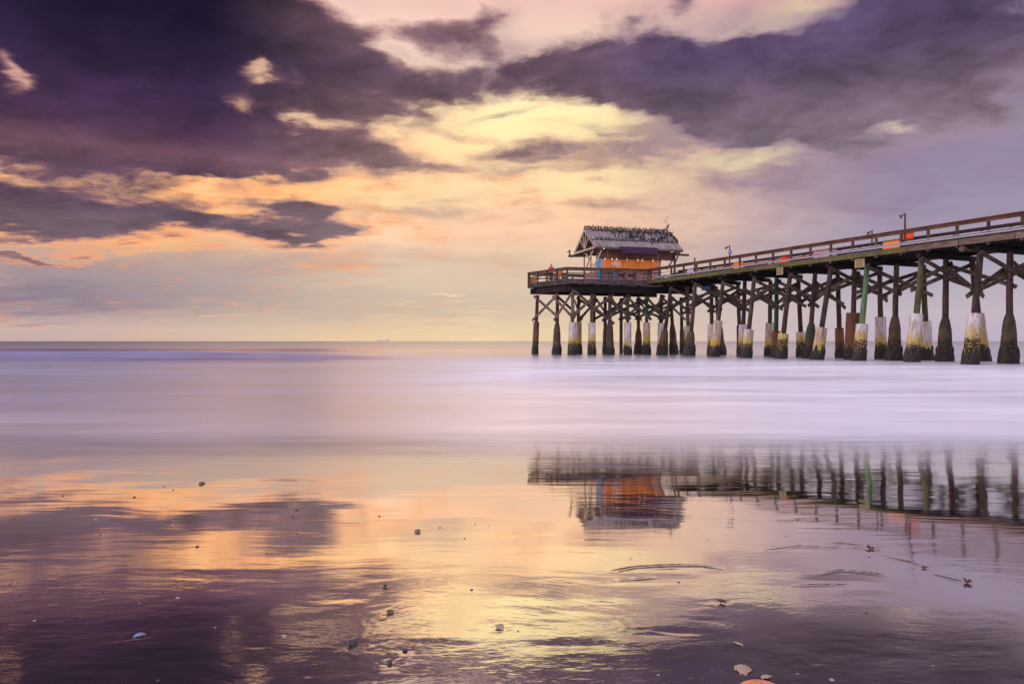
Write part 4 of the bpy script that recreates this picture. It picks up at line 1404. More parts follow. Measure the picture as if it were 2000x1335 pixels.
while cnt < 92:                             # scattered over the upper slope, thicker to the right
    u = brd.uniform(1.4, LEN - 0.25)
    t = brd.uniform(0.42, 0.86)
    if brd.random() > smooth01((u - 1.2) / 4.0) * 0.95 + 0.05:
        continue
    v_ = DEPTH / 2 * t
    bird(u, v_, roof_z(v_), brd.uniform(0.56, 0.80), 'dark bird standing on the upper part of the front roof slope', 'birds scattered over the roof slope')
    cnt += 1
for i in range(9):
    v_ = DEPTH / 2 * (0.35 + 0.068 * i)
    bird(LEN - 0.10, v_, roof_z(v_), brd.uniform(0.8, 1.0), 'dark bird perched on the right hand sloping edge of the roof', 'birds on the right roof edge')
tag(bird(mu + 0.14, 2.68, RZ + 0.52, 1.15, 'slanting dark bird perched on the foot of the mast above the right ridge end', None, BM[2], 0.3))
bird(6.35, 0.62, roof_z(0.62), 0.8, 'lone dark bird low on the front roof slope above the purple awning', None, BM[2], -0.5)

# ------------------------------------------------------------------ lamp posts on the walkway
M['pole'] = plain('dark_lamp_pole', (0.055, 0.045, 0.055), 0.55, 0.3)
M['glass'] = plain('pale_lamp_glass', (0.55, 0.52, 0.55), 0.3, 0.1)
M['box_blue'] = plain('pale_blue_box', (0.22, 0.22, 0.46), 0.6, 0.2)


def lamp_post(p, ztop, label, arm=True, box=False, rb=0.06):
    r = empty('lamp_post', (p.x, p.y, DECK))
    tag(r, label, 'lamp post', 'lamp posts along the pier')
    m_ = MB()
    m_.tube([(p.x, p.y, DECK - 0.4), (p.x, p.y, (DECK + ztop) / 2), (p.x, p.y, ztop)], [rb * 1.15, rb, rb * 0.8], 10)
    m_.build('pole', M['pole'], r, True)
    if arm:
        m_ = MB()
        m_.tube([(p.x + 0.05, p.y, ztop - 0.08), (p.x - 0.14, p.y, ztop - 0.10), (p.x - 0.24, p.y - 0.02, ztop - 0.16)], [0.03, 0.03, 0.03], 8)
        m_.build('arm', M['pole'], r, True)
        m_ = MB()
        c = Vector((p.x - 0.30, p.y - 0.03, ztop - 0.22))
        m_.tube([c + Vector((0.12, 0, 0.09)), c + Vector((0.06, 0, 0.05)), c, c - Vector((0.08, 0, 0.055))], [0.035, 0.075, 0.10, 0.085], 12)
        h_ = m_.build('lamp_head', M['pole'], r, True)
        m_ = MB()
        m_.tube([c - Vector((0.078, 0, 0.052)), c - Vector((0.12, 0, 0.085))], [0.07, 0.02], 10)
        m_.build('lens', M['glass'], h_, True)
    if box:
        MB().box((p.x - 0.13, p.y - 0.16, 8.25), (p.x + 0.13, p.y - 0.07, 8.62)).build('junction_box', M['box_blue'], r)
    return r


l1 = row_pt(1767.5, 0.10)
lamp_post(l1, 9.12, 'tallest lamp post, on the near railing above the orange board')
lamp_post(row_pt(1703, 5.0), 9.25, 'short lamp post on the far railing, second from the right')
lamp_post(row_pt(1425, 0.12), 9.02, 'lamp post with a pale blue box, on the near railing in mid pier', box=True)
lamp_post(row_pt(1357, 5.0), 9.35, 'plain post without an arm on the far railing near the hut', arm=False, box=False, rb=0.08)


# ------------------------------------------------------------------ hanging notices under the walkway
M['sign'] = plain('faded_cream_board', (0.30, 0.25, 0.14), 0.8, 0.3)
M['ink'] = plain('dark_lettering', (0.06, 0.045, 0.03), 0.7, 0.2)


def notice(px, w, z0, z1, label, rows):
    p = row_pt(px, -0.20)
    r = empty('sign', (p.x, p.y, z0))
    tag(r, label, 'sign', 'notices hung under the walkway')
    MB().bar(Vector((p.x, p.y, (z0 + z1) / 2)) - PD * (w / 2), Vector((p.x, p.y, (z0 + z1) / 2)) + PD * (w / 2), 0.03, z1 - z0).build('board', M['sign'], r)
    q = p - PN * 0.0175
    mb = MB()
    n = len(rows)
    for i, row in enumerate(rows):
        z = z1 - (i + 0.75) * (z1 - z0) / (n + 0.5)
        x = -w * 0.40
        for k_ in row:
            a = q + PD * (-x)
            c = q + PD * (-(x + w * 0.8 * k_))
            mb.bar((a.x, a.y, z), (c.x, c.y, z), 0.004, (z1 - z0) / (n + 1) * 0.52)
            x += w * 0.8 * (k_ + 0.06)
    mb.build('lettering', M['ink'], r)
    hb = MB()
    for sx in (-0.3, 0.3):
        a = p + PD * (sx * w)
        hb.tube([(a.x, a.y, z1 - 0.02), (a.x, a.y, 6.9)], [0.012, 0.012], 6)
    hb.build('hanger', M['pole'], r)


notice(1523, 0.62, 6.13, 6.66, 'smaller cream notice board hanging under the middle of the walkway', [(0.4, 0.5), (0.3, 0.2, 0.35), (0.5, 0.3)])
notice(1679, 0.74, 6.02, 6.58, 'larger cream notice board hanging under the walkway beside the green pile', [(0.45, 0.45), (0.2, 0.3, 0.3), (0.4, 0.4), (0.25, 0.25, 0.2)])


# ------------------------------------------------------------------ bits and pieces on the deck
def mat_c(n, c, r=0.6):
    M[n] = plain(n, c, r, 0.2)
    return M[n]


def chest(name, c, ax, L, W, H, mat, label, cat, lid=True, lidmat=None):
    """box with a proud lid and feet; c = middle of its base"""
    ax = Vector(ax).normalized()
    r = empty(name, tuple(c))
    tag(r, label, cat)
    b = MB()
    b.bar(c - ax * L / 2 + Vector((0, 0, 0.06 + H / 2)), c + ax * L / 2 + Vector((0, 0, 0.06 + H / 2)), W, H)
    b.build('body', mat, r)
    f_ = MB()
    side = Vector((ax.y, -ax.x, 0))
    for s_ in (-1, 1):
        f_.bar(c + ax * (s_ * L * 0.36) - side * W * 0.42 + Vector((0, 0, 0.03)), c + ax * (s_ * L * 0.36) + side * W * 0.42 + Vector((0, 0, 0.03)), 0.07, 0.06)
    f_.build('feet', M['darkwood'], r)
    if lid:
        MB().bar(c - ax * (L / 2 + 0.02) + Vector((0, 0, 0.085 + H)), c + ax * (L / 2 + 0.02) + Vector((0, 0, 0.085 + H)), W + 0.05, 0.05).build('lid', lidmat or mat, r)
    return r


def bench(c, ax, L, mat, label, back=True, zs=0.46, dk_=DECK):
    ax = Vector(ax).normalized()
    side = Vector((ax.y, -ax.x, 0))
    r = empty('bench', tuple(c))
    tag(r, label, 'bench')
    s_ = MB()
    for k_ in (-0.13, 0.0, 0.13):
        s_.bar(c - ax * L / 2 + side * k_ + Vector((0, 0, zs)), c + ax * L / 2 + side * k_ + Vector((0, 0, zs)), 0.12, 0.045)
    s_.build('seat', mat, r)
    if back:
        b_ = MB()
        for z in (0.66, 0.86, 1.04):
            b_.bar(c - ax * L / 2 + side * 0.24 + Vector((0, 0, z)), c + ax * L / 2 + side * 0.24 + Vector((0, 0, z)), 0.035, 0.17)
        b_.build('backrest', mat, r)
    for e in (-0.42, 0.42):
        MB().bar(c + ax * (L * e) + side * 0.2 + Vector((0, 0, 0.0)), c + ax * (L * e) + side * 0.2 + Vector((0, 0, 1.05 if back else 0.43)), 0.07, 0.07, up=tuple(ax)).build('leg', M['darkwood'], r)
        MB().bar(c + ax * (L * e) - side * 0.14 + Vector((0, 0, 0.0)), c + ax * (L * e) - side * 0.14 + Vector((0, 0, 0.43)), 0.07, 0.07, up=tuple(ax)).build('leg', M['darkwood'], r)
    return r


mat_c('orange_paint', (0.85, 0.25, 0.015))
mat_c('red_orange_paint', (0.88, 0.07, 0.015))
mat_c('leaf_green_paint', (0.04, 0.16, 0.03))
mat_c('white_paint', (0.74, 0.70, 0.72))
mat_c('sky_blue_tarp', (0.03, 0.26, 0.80))
mat_c('grey_panel', (0.30, 0.27, 0.30))
mat_c('mauve_panel', (0.40, 0.27, 0.31))
mat_c('navy', (0.05, 0.06, 0.25))

# orange board and red-orange banner by the tall lamp
a, c = row_pt(1729, 4.55), row_pt(1766, 4.55)
bench((a + c) / 2 + Vector((0, 0, DECK)), c - a, (c - a).length, M['orange_paint'], 'bright orange bench against the far railing below the tall lamp post')
a, c = row_pt(1757, 5.02), row_pt(1784, 5.02)
bn = MB()
nn = 8
for i in range(nn):
    p0, p1 = lerp(a, c, i / nn), lerp(a, c, (i + 1) / nn)
    o0 = PN * 0.02 * math.sin(i * 1.4)
    o1 = PN * 0.02 * math.sin((i + 1) * 1.4)
    bn.prism([p0 + o0 + Vector((0, 0, 8.22)), p1 + o1 + Vector((0, 0, 8.22)), p1 + o1 + Vector((0, 0, 8.62)), p0 + o0 + Vector((0, 0, 8.62))], PN * 0.012)
r = empty('banner', tuple((a + c) / 2 + Vector((0, 0, 8.0))))
tag(r, 'red orange banner tied to the far railing beside the tall lamp post', 'banner')
bn.build('cloth', M['red_orange_paint'], r)
MB().bar(lerp(a, c, -0.02) + Vector((0, 0, 8.64)), lerp(a, c, 1.02) + Vector((0, 0, 8.64)), 0.035, 0.035).build('pole', M['darkwood'], r)
for t_ in (0.02, 0.98):
    p0 = lerp(a, c, t_)
    MB().bar(p0 + PN * 0.03 + Vector((0, 0, DECK)), p0 + PN * 0.03 + Vector((0, 0, 8.62)), 0.04, 0.04, up=tuple(PD)).build('post', M['darkwood'], r)
a, c = row_pt(1437, 4.4), row_pt(1455, 4.4)
bench((a + c) / 2 + Vector((0, 0, DECK)), c - a, (c - a).length, M['orange_paint'], 'short orange bench at the far railing right of the blue box lamp post')
p0 = row_pt(1534, 4.5, DECK + 0.5)
a, c = row_pt(1528, 4.4), row_pt(1541, 4.4)
chest('bin', (a + c) / 2 + Vector((0, 0, DECK)), c - a, (c - a).length, 0.6, 0.92, M['red_orange_paint'], 'red orange bin standing on the walkway above the smaller notice', 'bin')
a, c = row_pt(1505, 4.4), row_pt(1518, 4.4)
chest('cabinet', (a + c) / 2 + Vector((0, 0, DECK)), c - a, (c - a).length, 0.5, 0.85, M['grey_panel'], 'grey cabinet standing on the walkway left of the red orange bin', 'cabinet')
a, c = row_pt(1594, 4.6), row_pt(1629, 4.6)
chest('fish_table', (a + c) / 2 + Vector((0, 0, DECK)), c - a, (c - a).length, 0.6, 1.12, M['mauve_panel'], 'long mauve boarded counter on the walkway between the two notices', 'counter', True, M['rail'])
# blue tarp tied up under the deck
p0 = Vector(((1378 - 1000) / F * 65.4, 65.4, 6.02))
tp = MB()
for i in range(6):
    t0, t1 = i / 6 - 0.5, (i + 1) / 6 - 0.5
    z0_, z1_ = 0.05 * math.sin(i * 2.1), 0.05 * math.sin((i + 1) * 2.1)
    ax = Vector((0.95, -0.3, 0))
    tp.prism([p0 + ax * (t0 * 0.75) + Vector((0, 0, -0.22 + z0_)), p0 + ax * (t1 * 0.75) + Vector((0, 0, -0.22 + z1_)), p0 + ax * (t1 * 0.75) + Vector((0, 0, 0.16)), p0 + ax * (t0 * 0.75) + Vector((0, 0, 0.16))], (0.02, 0.10, 0.02))
o = tp.build('tarp', M['sky_blue_tarp'])
tag(o, 'small bright blue tarp tied up beneath the walkway beside the hut platform', 'tarp')

# platform clutter
def on_plat(px, y):
    return Vector(((px - 1000) / F * y, y, DECK))


chest('tackle_box', on_plat(1041, 72.0), (1, 0.3, 0), 0.55, 0.4, 0.42, M['orange_paint'], 'orange box at the far left corner of the platform behind the railing', 'box')
chest('tackle_box', on_plat(1104, 67.9), (1, 0.3, 0), 0.45, 0.4, 0.32, M['leaf_green_paint'], 'dark green box behind the near corner of the platform railing', 'box')
bench(on_plat(1090, 69.4), (-0.55, 0.83, 0), 0.8, M['orange_paint'], 'small orange bench on the left side of the platform right of the person', True)
chest('cooler', hw(7.05, 0.45, DECK), tuple(HA), 0.62, 0.42, 0.40, M['navy'], 'navy cooler with a white lid in front of the hut counter', 'cooler', True, M['white_paint'])
chest('cooler', hw(7.75, 0.35, DECK), tuple(HA), 0.55, 0.42, 0.55, M['white_paint'], 'white cooler with a blue lid at the right end of the hut counter', 'cooler', True, M['navy'])
# stools in front of the counter
for i, u0 in enumerate((1.75, 3.25, 4.35, 5.45)):
    p = hw(u0, 0.40, DECK)
    r = empty('bar_stool', tuple(p))
    tag(r, 'dark bar stool standing at the pink and mauve counter of the hut', 'stool', 'stools along the hut counter')
    MB().tube([p + Vector((0, 0, 0.70)), p + Vector((0, 0, 0.76))], [0.17, 0.17], 14).build('seat', M['darkwood'], r)
    for (sx, sy) in ((1, 1), (1, -1), (-1, 1), (-1, -1)):
        MB().tube([p + Vector((sx * 0.17, sy * 0.17, 0)), p + Vector((sx * 0.11, sy * 0.11, 0.705))], [0.02, 0.02], 6).build('leg', M['darkwood'], r)
# picnic table and white chair right of the hut
p = Vector(((1326 - 1000) / F * 69.6, 69.6, DECK))
ax = PD
sd2 = PN
r = empty('picnic_table', tuple(p))
tag(r, 'dark picnic table on the walkway right of the hut', 'table')
t_ = MB()
for k_ in (-0.3, -0.1, 0.1, 0.3):
    t_.bar(p - ax * 0.85 + sd2 * k_ + Vector((0, 0, 0.78)), p + ax * 0.85 + sd2 * k_ + Vector((0, 0, 0.78)), 0.18, 0.05)
t_.build('table_top', M['darkwood'], r)
for s_ in (-1, 1):
    MB().bar(p - ax * 0.85 + sd2 * (0.68 * s_) + Vector((0, 0, 0.46)), p + ax * 0.85 + sd2 * (0.68 * s_) + Vector((0, 0, 0.46)), 0.26, 0.05).build('seat', M['darkwood'], r)
    for e in (-0.6, 0.6):
        MB().bar(p + ax * e + sd2 * (0.62 * s_), p + ax * e + sd2 * (0.22 * s_) + Vector((0, 0, 0.76)), 0.09, 0.05, up=tuple(ax)).build('leg', M['darkwood'], r)
p = Vector(((1349 - 1000) / F * 66.0, 66.0, DECK))
r = empty('chair', tuple(p))
tag(r, 'white chair on the walkway just right of the dark picnic table', 'chair')
MB().box((p.x - 0.24, p.y - 0.22, p.z + 0.42), (p.x + 0.24, p.y + 0.22, p.z + 0.46)).build('seat', M['white_paint'], r)
b_ = MB()
for z in (0.58, 0.72, 0.86, 0.98):
    b_.box((p.x - 0.24, p.y + 0.20, p.z + z - 0.045), (p.x + 0.24, p.y + 0.235, p.z + z + 0.045))
b_.build('backrest', M['white_paint'], r)
for (sx, sy) in ((1, 1), (1, -1), (-1, 1), (-1, -1)):
    MB().box((p.x + sx * 0.22 - 0.025, p.y + sy * 0.2 - 0.025, p.z), (p.x + sx * 0.22 + 0.025, p.y + sy * 0.2 + 0.025, p.z + (1.02 if sy > 0 else 0.42))).build('leg', M['white_paint'], r)


# ------------------------------------------------------------------ person at the platform railing
def skin_mesh(name, joints, edges, mat, parent, sub=2, root=0):
    me = bpy.data.meshes.new(name)
    me.from_pydata([j[:3] for j in joints], edges, [])
    o = bpy.data.objects.new(name, me)
    COL.objects.link(o)
    sk = o.modifiers.new('skin', 'SKIN')
    sk.use_smooth_shade = True
    for i, j in enumerate(joints):
        v = me.skin_vertices[0].data[i]
        v.radius = (j[3], j[4] if len(j) > 4 else j[3])
        v.use_root = (i == root)
    ss = o.modifiers.new('sub', 'SUBSURF')
    ss.levels = ss.render_levels = sub
    dg = bpy.context.evaluated_depsgraph_get()
    m2 = bpy.data.meshes.new_from_object(o.evaluated_get(dg))
    m2.name = name
    o.modifiers.clear()
    o.data = m2
    m2.materials.clear()
    m2.materials.append(mat)
    m2.polygons.foreach_set('use_smooth', [True] * len(m2.polygons))
    o.parent = parent
    return o


mat_c('skin', (0.36, 0.20, 0.14), 0.55)
mat_c('dark_hair', (0.02, 0.013, 0.012), 0.6)
mat_c('crimson_jacket', (0.62, 0.045, 0.085), 0.8)
mat_c('dark_trousers', (0.04, 0.035, 0.05), 0.85)
pp = on_plat(1076.5, 70.05)
per = empty('person', tuple(pp))
per.rotation_euler = (0, 0, R(-25))
tag(per, 'person with dark hair in a crimson jacket standing at the left platform railing', 'person')
J = [(0, 0, 0.92, 0.13, 0.10), (0, 0.0, 1.12, 0.13, 0.10), (0, 0.01, 1.33, 0.15, 0.10), (0, 0.0, 1.45, 0.055), (0, -0.03, 1.53, 0.065, 0.075), (0, -0.03, 1.61, 0.078, 0.092), (0, -0.02, 1.67, 0.05, 0.06),
     (0.17, 0, 1.38, 0.055), (0.25, -0.04, 1.13, 0.045), (0.20, -0.26, 1.05, 0.036), (0.17, -0.36, 1.07, 0.032, 0.02),
     (-0.17, 0, 1.38, 0.055), (-0.25, -0.03, 1.13, 0.045), (-0.20, -0.25, 1.04, 0.036), (-0.17, -0.35, 1.06, 0.032, 0.02),
     (0.10, 0, 0.84, 0.085), (0.11, -0.02, 0.48, 0.058), (0.12, 0.02, 0.09, 0.042), (0.13, -0.12, 0.035, 0.035, 0.03),
     (-0.10, 0, 0.84, 0.085), (-0.11, 0.0, 0.48, 0.058), (-0.12, 0.03, 0.09, 0.042), (-0.13, -0.11, 0.035, 0.035, 0.03)]
E = [(0, 1), (1, 2), (2, 3), (3, 4), (4, 5), (5, 6), (2, 7), (7, 8), (8, 9), (9, 10), (2, 11), (11, 12), (12, 13), (13, 14), (0, 15), (15, 16), (16, 17), (17, 18), (0, 19), (19, 20), (20, 21), (21, 22)]
for hx, base in ((0.17, 10), (-0.17, 14)):
    for k_ in range(5):
        J.append((hx + (k_ - 2) * 0.016, -0.385, 1.07 - (0.015 if k_ == 0 else 0), 0.009))
        J.append((hx + (k_ - 2) * 0.020, -0.425 + abs(k_ - 2) * 0.008, 1.045, 0.008))
        E += [(base, len(J) - 2), (len(J) - 2, len(J) - 1)]
# nose, ears
J += [(0, -0.125, 1.60, 0.013), (0.075, -0.02, 1.605, 0.016), (-0.075, -0.02, 1.605, 0.016)]
E += [(5, len(J) - 3), (5, len(J) - 2), (5, len(J) - 1)]
skin_mesh('body', J, E, M['skin'], per)
skin_mesh('jacket', [(0, 0.0, 0.88, 0.165, 0.125), (0, 0.0, 1.10, 0.16, 0.125), (0, 0.01, 1.33, 0.17, 0.125), (0, 0.0, 1.43, 0.075), (0.18, 0, 1.38, 0.078), (0.255, -0.04, 1.13, 0.066), (0.205, -0.24, 1.055, 0.055),
                     (-0.18, 0, 1.38, 0.078), (-0.255, -0.03, 1.13, 0.066), (-0.205, -0.23, 1.045, 0.055)],
          [(0, 1), (1, 2), (2, 3), (2, 4), (4, 5), (5, 6), (2, 7), (7, 8), (8, 9)], M['crimson_jacket'], per)
skin_mesh('trousers', [(0, 0, 0.93, 0.15, 0.118), (0.10, 0, 0.82, 0.105), (0.11, -0.02, 0.48, 0.08), (0.12, 0.02, 0.10, 0.066), (-0.10, 0, 0.82, 0.105), (-0.11, 0, 0.48, 0.08), (-0.12, 0.03, 0.10, 0.066)],
          [(0, 1), (1, 2), (2, 3), (0, 4), (4, 5), (5, 6)], M['dark_trousers'], per)
skin_mesh('hair', [(0, 0.03, 1.55, 0.07, 0.06), (0, 0.02, 1.64, 0.093, 0.092), (0, -0.01, 1.70, 0.06, 0.075)], [(0, 1), (1, 2)], M['dark_hair'], per)

# ------------------------------------------------------------------ ship on the horizon
D_ = 5200.0
sx, sw = (748 - 1000) / F * D_, 25 / F * D_
ship = empty('ship', (sx, D_, 0))
tag(ship, 'pale low ship far out on the horizon left of the pier', 'ship')
mat_c('hazed_hull', (0.62, 0.50, 0.42))  # distance haze painted into the pale hull and deckhouse colours
mat_c('hazed_deckhouse', (0.70, 0.58, 0.50))
mb = MB()
hl = [(-sw / 2, 0), (-sw / 2 + 4, -3), (sw / 2 - 8, -3), (sw / 2 + 4, 0), (sw / 2 - 8, 8), (-sw / 2 + 2, 8)]
mb.prism([(sx + x, D_ + y, -1) for x, y in hl], (0, 0, 10))
mb.build('hull', M['hazed_hull'], ship)
mb = MB()
mb.box((sx + sw * 0.22, D_ - 2, 9.02), (sx + sw * 0.40, D_ + 6, 17))
mb.build('deckhouse', M['hazed_deckhouse'], ship)
mb = MB()
mb.tube([(sx + sw * 0.30, D_ + 2, 17.05), (sx + sw * 0.29, D_ + 2, 22)], [2.2, 1.8], 10)
mb.build('funnel', M['hazed_hull'], ship)
mb = MB()
mb.tube([(sx - sw * 0.32, D_ + 2, 9.05), (sx - sw * 0.32, D_ + 2, 19)], [0.8, 0.5], 8)
mb.build('mast', M['hazed_hull'], ship)


# ------------------------------------------------------------------ shells, pebbles and wrack on the sand
def sand_hit(px, py):
    x, y = sand_at(px, py)
    return Vector((x, y, sand_z(y)))


M['pebble'] = plain('dark_wet_pebble', (0.05, 0.034, 0.030), 0.25, 0.5, scale=60)
M['chip'] = plain('pale_shell_chip', (0.30, 0.24, 0.23), 0.35, 0.25, scale=60)
M['brownstone'] = plain('brown_stone', (0.14, 0.085, 0.06), 0.3, 0.4, scale=40)
M['blueshell'] = plain('blue_grey_shell', (0.12, 0.16, 0.29), 0.3, 0.45, scale=90)
M['orangeshell'] = plain('orange_pink_shell', (0.60, 0.22, 0.11), 0.3, 0.22, scale=45)
M['creamshell'] = plain('cream_shell', (0.29, 0.22, 0.17), 0.35, 0.35, scale=50)
M['weed'] = plain('dark_red_weed', (0.09, 0.030, 0.026), 0.5, 0.5, scale=60)
M['greenweed'] = plain('green_weed', (0.035, 0.085, 0.020), 0.5, 0.5, scale=60)
M['greystone'] = plain('dark_grey_stone', (0.035, 0.036, 0.046), 0.3, 0.4, scale=60)
prd = random.Random(21)


def stone_mesh(mat, seed, flat=0.45):
    bm = bmesh.new()
    bmesh.ops.create_icosphere(bm, subdivisions=2, radius=1.0)
    rr = random.Random(seed)
    ks = [(Vector((rr.uniform(-1, 1), rr.uniform(-1, 1), rr.uniform(-1, 1))).normalized(), rr.uniform(0.55, 0.95)) for _ in range(9)]
    for v in bm.verts:
        p = v.co.copy()
        for nrm, dd in ks:                    # worn facets
            e = p.dot(nrm) - dd
            if e > 0:
                p -= nrm * e * 0.8
        p *= 1 + rr.uniform(-0.03, 0.03)
        v.co = Vector((p.x, p.y * 0.8, p.z * flat))
    me = bpy.data.meshes.new('stone')
    bm.to_mesh(me)
    bm.free()
    me.polygons.foreach_set('use_smooth', [True] * len(me.polygons))
    me.materials.append(mat)
    return me


def shell_mesh(mat, ribs=11, seed=0, high=0.42):
    """half a bivalve: a ribbed fan, domed, with thickness"""
    v, f = [], []
    nr, na = 12, 44
    rr = random.Random(seed)
    chip_ = [1 + 0.05 * rr.uniform(-1, 1) for _ in range(na + 1)]
    for lay in (0, 1):
        for i in range(nr + 1):
            t = i / nr
            for j in range(na + 1):
                a = (j / na - 0.5) * 2.5
                rad = t * (1 + 0.10 * math.cos(a * 1.25)) * (chip_[j] if i == nr else 1)
                rib = 0.028 * math.cos(ribs * 2 * a) * t
                x = math.sin(a) * rad * 0.95
                y = -0.75 + math.cos(a) * rad * 1.15
                q = min(1.0, math.hypot(x, (y + 0.1) * 0.95))
                z = high * max(0.0, 1 - q * q) ** 0.55 + rib - (0.05 if lay else 0)
                v.append((x, y, z))
    m_ = na + 1
    L_ = (nr + 1) * m_
    for i in range(nr):
        for j in range(na):
            a = i * m_ + j
            f.append((a, a + m_, a + m_ + 1, a + 1))
            f.append((L_ + a, L_ + a + 1, L_ + a + m_ + 1, L_ + a + m_))
    for j in range(na):
        a = nr * m_ + j
        f.append((a, L_ + a, L_ + a + 1, a + 1))
    for i in range(nr):
        a = i * m_
        f.append((a, L_ + a, L_ + a + m_, a + m_))
        a = i * m_ + na
        f.append((a, a + m_, L_ + a + m_, L_ + a))
    me = bpy.data.meshes.new('shell')
    me.from_pydata(v, [], f)
    me.update()
    me.polygons.foreach_set('use_smooth', [True] * len(me.polygons))
    me.materials.append(mat)
    return me


def weed_mesh(mat, seed, n=12):
    """tangle of tapering fronds from one holdfast, one connected mesh"""
    rr = random.Random(seed)
    v, f = [], []

    def tube(pts, rad, k=5):
        b = len(v)
        for p, r in zip(pts, rad):
            for j in range(k):
                t = 2 * math.pi * j / k
                v.append((p.x + math.cos(t) * r, p.y + math.sin(t) * r * 0.5, max(0.0, p.z) + abs(math.sin(t)) * r))
        for i in range(len(pts) - 1):
            for j in range(k):
                q = (j + 1) % k
                f.append((b + i * k + j, b + i * k + q, b + (i + 1) * k + q, b + (i + 1) * k + j))
    for i in range(n):
        a = rr.uniform(0, 6.28)
        l = rr.uniform(0.5, 1.2)
        bend = rr.uniform(-0.8, 0.8)
        pts = [Vector((math.cos(a + bend * t) * l * t, math.sin(a + bend * t) * l * t * 0.8, 0.05 + 0.5 * math.sin(t * 2.6) * rr.uniform(0.3, 1))) for t in (0.0, 0.2, 0.4, 0.6, 0.8, 1.0)]
        tube(pts, [0.14, 0.12, 0.10, 0.08, 0.05, 0.015])
    me = bpy.data.meshes.new('seaweed')
    me.from_pydata(v, [], f)
    me.update()
    me.polygons.foreach_set('use_smooth', [True] * len(me.polygons))
    me.materials.append(mat)
    return me


ST = {m_: [stone_mesh(M[m_], i * 7 + 1) for i in range(4)] for m_ in ('pebble', 'chip', 'brownstone', 'greystone')}


def lay(name, me, px, py, wpx, label, cat, group=None, sink=0.15, tilt=0.2, yaw=None, flat=1.0, half=True):
    o = bpy.data.objects.new(name, me)
    COL.objects.link(o)
    p = sand_hit(px, py)
    s_ = wpx / F * p.y / 2
    o.scale = (s_, s_, s_ * flat)
    zmin = min(v.co.z for v in me.vertices)
    o.location = (p.x, p.y, p.z - zmin * s_ * flat * (1 - 2 * sink) - (0 if zmin < -0.2 else s_ * 0.05))
    o.rotation_euler = (prd.uniform(-tilt, tilt), prd.uniform(-tilt, tilt), yaw if yaw is not None else prd.uniform(0, 6.28))
    tag(o, label, cat, group)
    return o


PEB = [(262, 971, 10), (122, 968, 8), (50, 986, 4), (28, 1012, 5), (36, 1033, 7), (131, 992, 6), (282, 998, 5), (343, 1010, 5), (222, 1034, 6), (430, 1041, 5), (580, 1041, 6), (300, 1061, 7),
       (521, 1081, 6), (320, 950, 6), (338, 957, 7), (20, 1140, 7), (34, 1138, 6), (39, 1162, 6), (95, 1153, 8), (200, 1156, 7), (429, 1156, 8), (449, 1160, 8), (219, 1188, 6), (308, 1329, 10),
       (741, 1008, 8), (859, 1030, 7), (928, 1024, 5), (955, 1027, 4), (907, 1051, 6), (921, 1152, 10), (1012, 1232, 7), (1113, 1138, 5), (1383, 1054, 7), (1698, 1087, 6), (1326, 1137, 8),
       (1361, 1219, 7), (1437, 1223, 6), (1692, 1197, 9), (1724, 1234, 6), (1747, 1256, 9), (1984, 1238, 7), (572, 1009, 7), (196, 1045, 6), (660, 1195, 7), (1250, 1080, 4), (1535, 1047, 5), (1880, 1180, 6), (1600, 1250, 6)]
for px, py, w in PEB:
    lay('pebble', prd.choice(ST['pebble']), px, py, w * 0.78, 'tiny dark pebble lying on the open wet sand', 'pebble', 'tiny dark pebbles strewn over the wet sand', sink=0.3, flat=prd.uniform(0.6, 1.0))
CHIP = [(337, 1025, 9), (187, 1014, 9), (347, 1168, 13), (272, 1178, 8), (555, 1243, 16), (67, 1212, 9), (891, 1315, 9), (1290, 1172, 9), (1573, 1071, 8), (1558, 1316, 11), (1286, 1318, 8), (1625, 1328, 15),
        (610, 1012, 7), (615, 1250, 7), (1232, 1090, 6), (1500, 1200, 7), (1822, 1300, 8), (420, 1225, 6)]
for px, py, w in CHIP:
    lay('shell_chip', prd.choice(ST['chip']), px, py, w * 0.8, 'small pale chip of shell on the wet sand', 'shell', 'small pale shell chips on the wet sand', flat=0.45)
lay('stone', ST['brownstone'][0], 395, 945, 15, 'brown stone farthest from the camera, alone on the left wet sand', 'stone')
lay('stone', ST['brownstone'][1], 815, 1039, 15, 'rounded brown stone left of the hut reflection', 'stone')
lay('stone', ST['brownstone'][2], 580, 996, 11, 'flat brown stone on the pink sheen left of centre', 'stone', flat=0.7)
lay('stone', ST['brownstone'][3], 762, 1196, 18, 'reddish brown stone straight below the green weed clump', 'stone')
lay('stone', ST['brownstone'][1], 385, 1068, 9, 'brown stone in the yellow glow on the left sand', 'stone')
lay('stone', ST['greystone'][0], 690, 1258, 24, 'largest dark grey stone with a pale scoured rim in the foreground', 'stone', flat=1.2)
lay('stone', ST['greystone'][1], 791, 1271, 13, 'small dark stone right of the large grey one in the foreground', 'stone', flat=1.2)
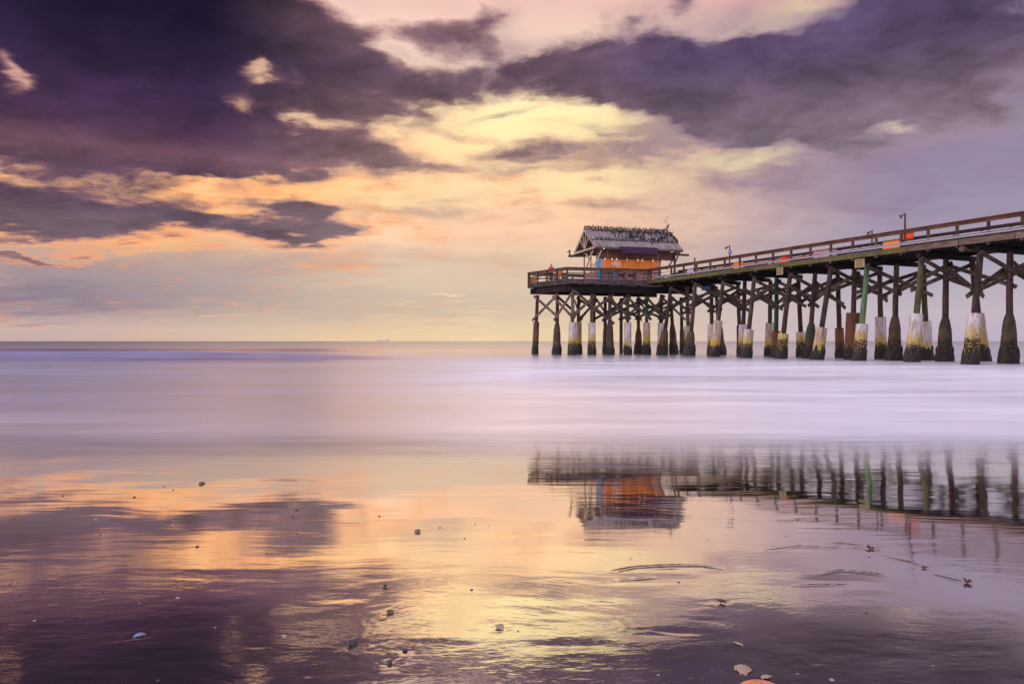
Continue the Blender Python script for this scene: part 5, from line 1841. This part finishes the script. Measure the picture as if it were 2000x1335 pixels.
lay('stone', ST['greystone'][2], 760, 1296, 16, 'dark stone nearest the bottom edge among the three foreground stones', 'stone', flat=1.2)
lay('seaweed', weed_mesh(M['greenweed'], 2), 754, 1146, 18, 'green clump of weed in the bright sheen below centre', 'seaweed', flat=1.1)
lay('seaweed', weed_mesh(M['weed'], 3), 1409, 1177, 22, 'dark red clump of weed on the sand below the hut reflection', 'seaweed', flat=1.3)
lay('seaweed', weed_mesh(M['weed'], 4), 1888, 1138, 26, 'spiky dark weed clump farthest right on the purple sand', 'seaweed', flat=1.3)
lay('seaweed', weed_mesh(M['weed'], 5), 1806, 1109, 18, 'dark weed clump at the end of a drag mark, left of the spiky one', 'seaweed', flat=1.0)
lay('seaweed', weed_mesh(M['weed'], 6), 1700, 1071, 26, 'low dark weed clump just under the reflection of the walkway', 'seaweed', flat=0.9)
lay('clam_shell', shell_mesh(M['blueshell'], 13, 1, 0.5), 272, 1241, 26, 'small blue grey shell alone on the dark sand at lower left', 'shell', tilt=0.1, yaw=0.6, sink=0.0)
lay('clam_shell', shell_mesh(M['creamshell'], 9, 2, 0.45), 975, 1226, 28, 'broken white shell lying open in the yellow sheen', 'shell', tilt=0.12, yaw=1.9, sink=0.0)
lay('clam_shell', shell_mesh(M['creamshell'], 8, 3, 0.25), 1443, 1257, 24, 'cracked pale shell in a small hollow right of centre', 'shell', tilt=0.15, yaw=-0.8, sink=0.0)
lay('clam_shell', shell_mesh(M['creamshell'], 12, 4, 0.30), 1448, 1308, 52, 'long cream shell above the orange one at the bottom edge', 'shell', tilt=0.06, yaw=1.2, sink=0.0)
lay('clam_shell', shell_mesh(M['orangeshell'], 16, 5, 0.55), 1490, 1362, 112, 'large orange pink shell cut by the bottom edge of the view', 'shell', tilt=0.04, yaw=2.9, sink=0.0)
lay('clam_shell', shell_mesh(M['creamshell'], 12, 6, 0.3), 1496, 1322, 26, 'small cream shell fragment between the long cream shell and the orange one', 'shell', tilt=0.2, yaw=0.2, sink=0.0)
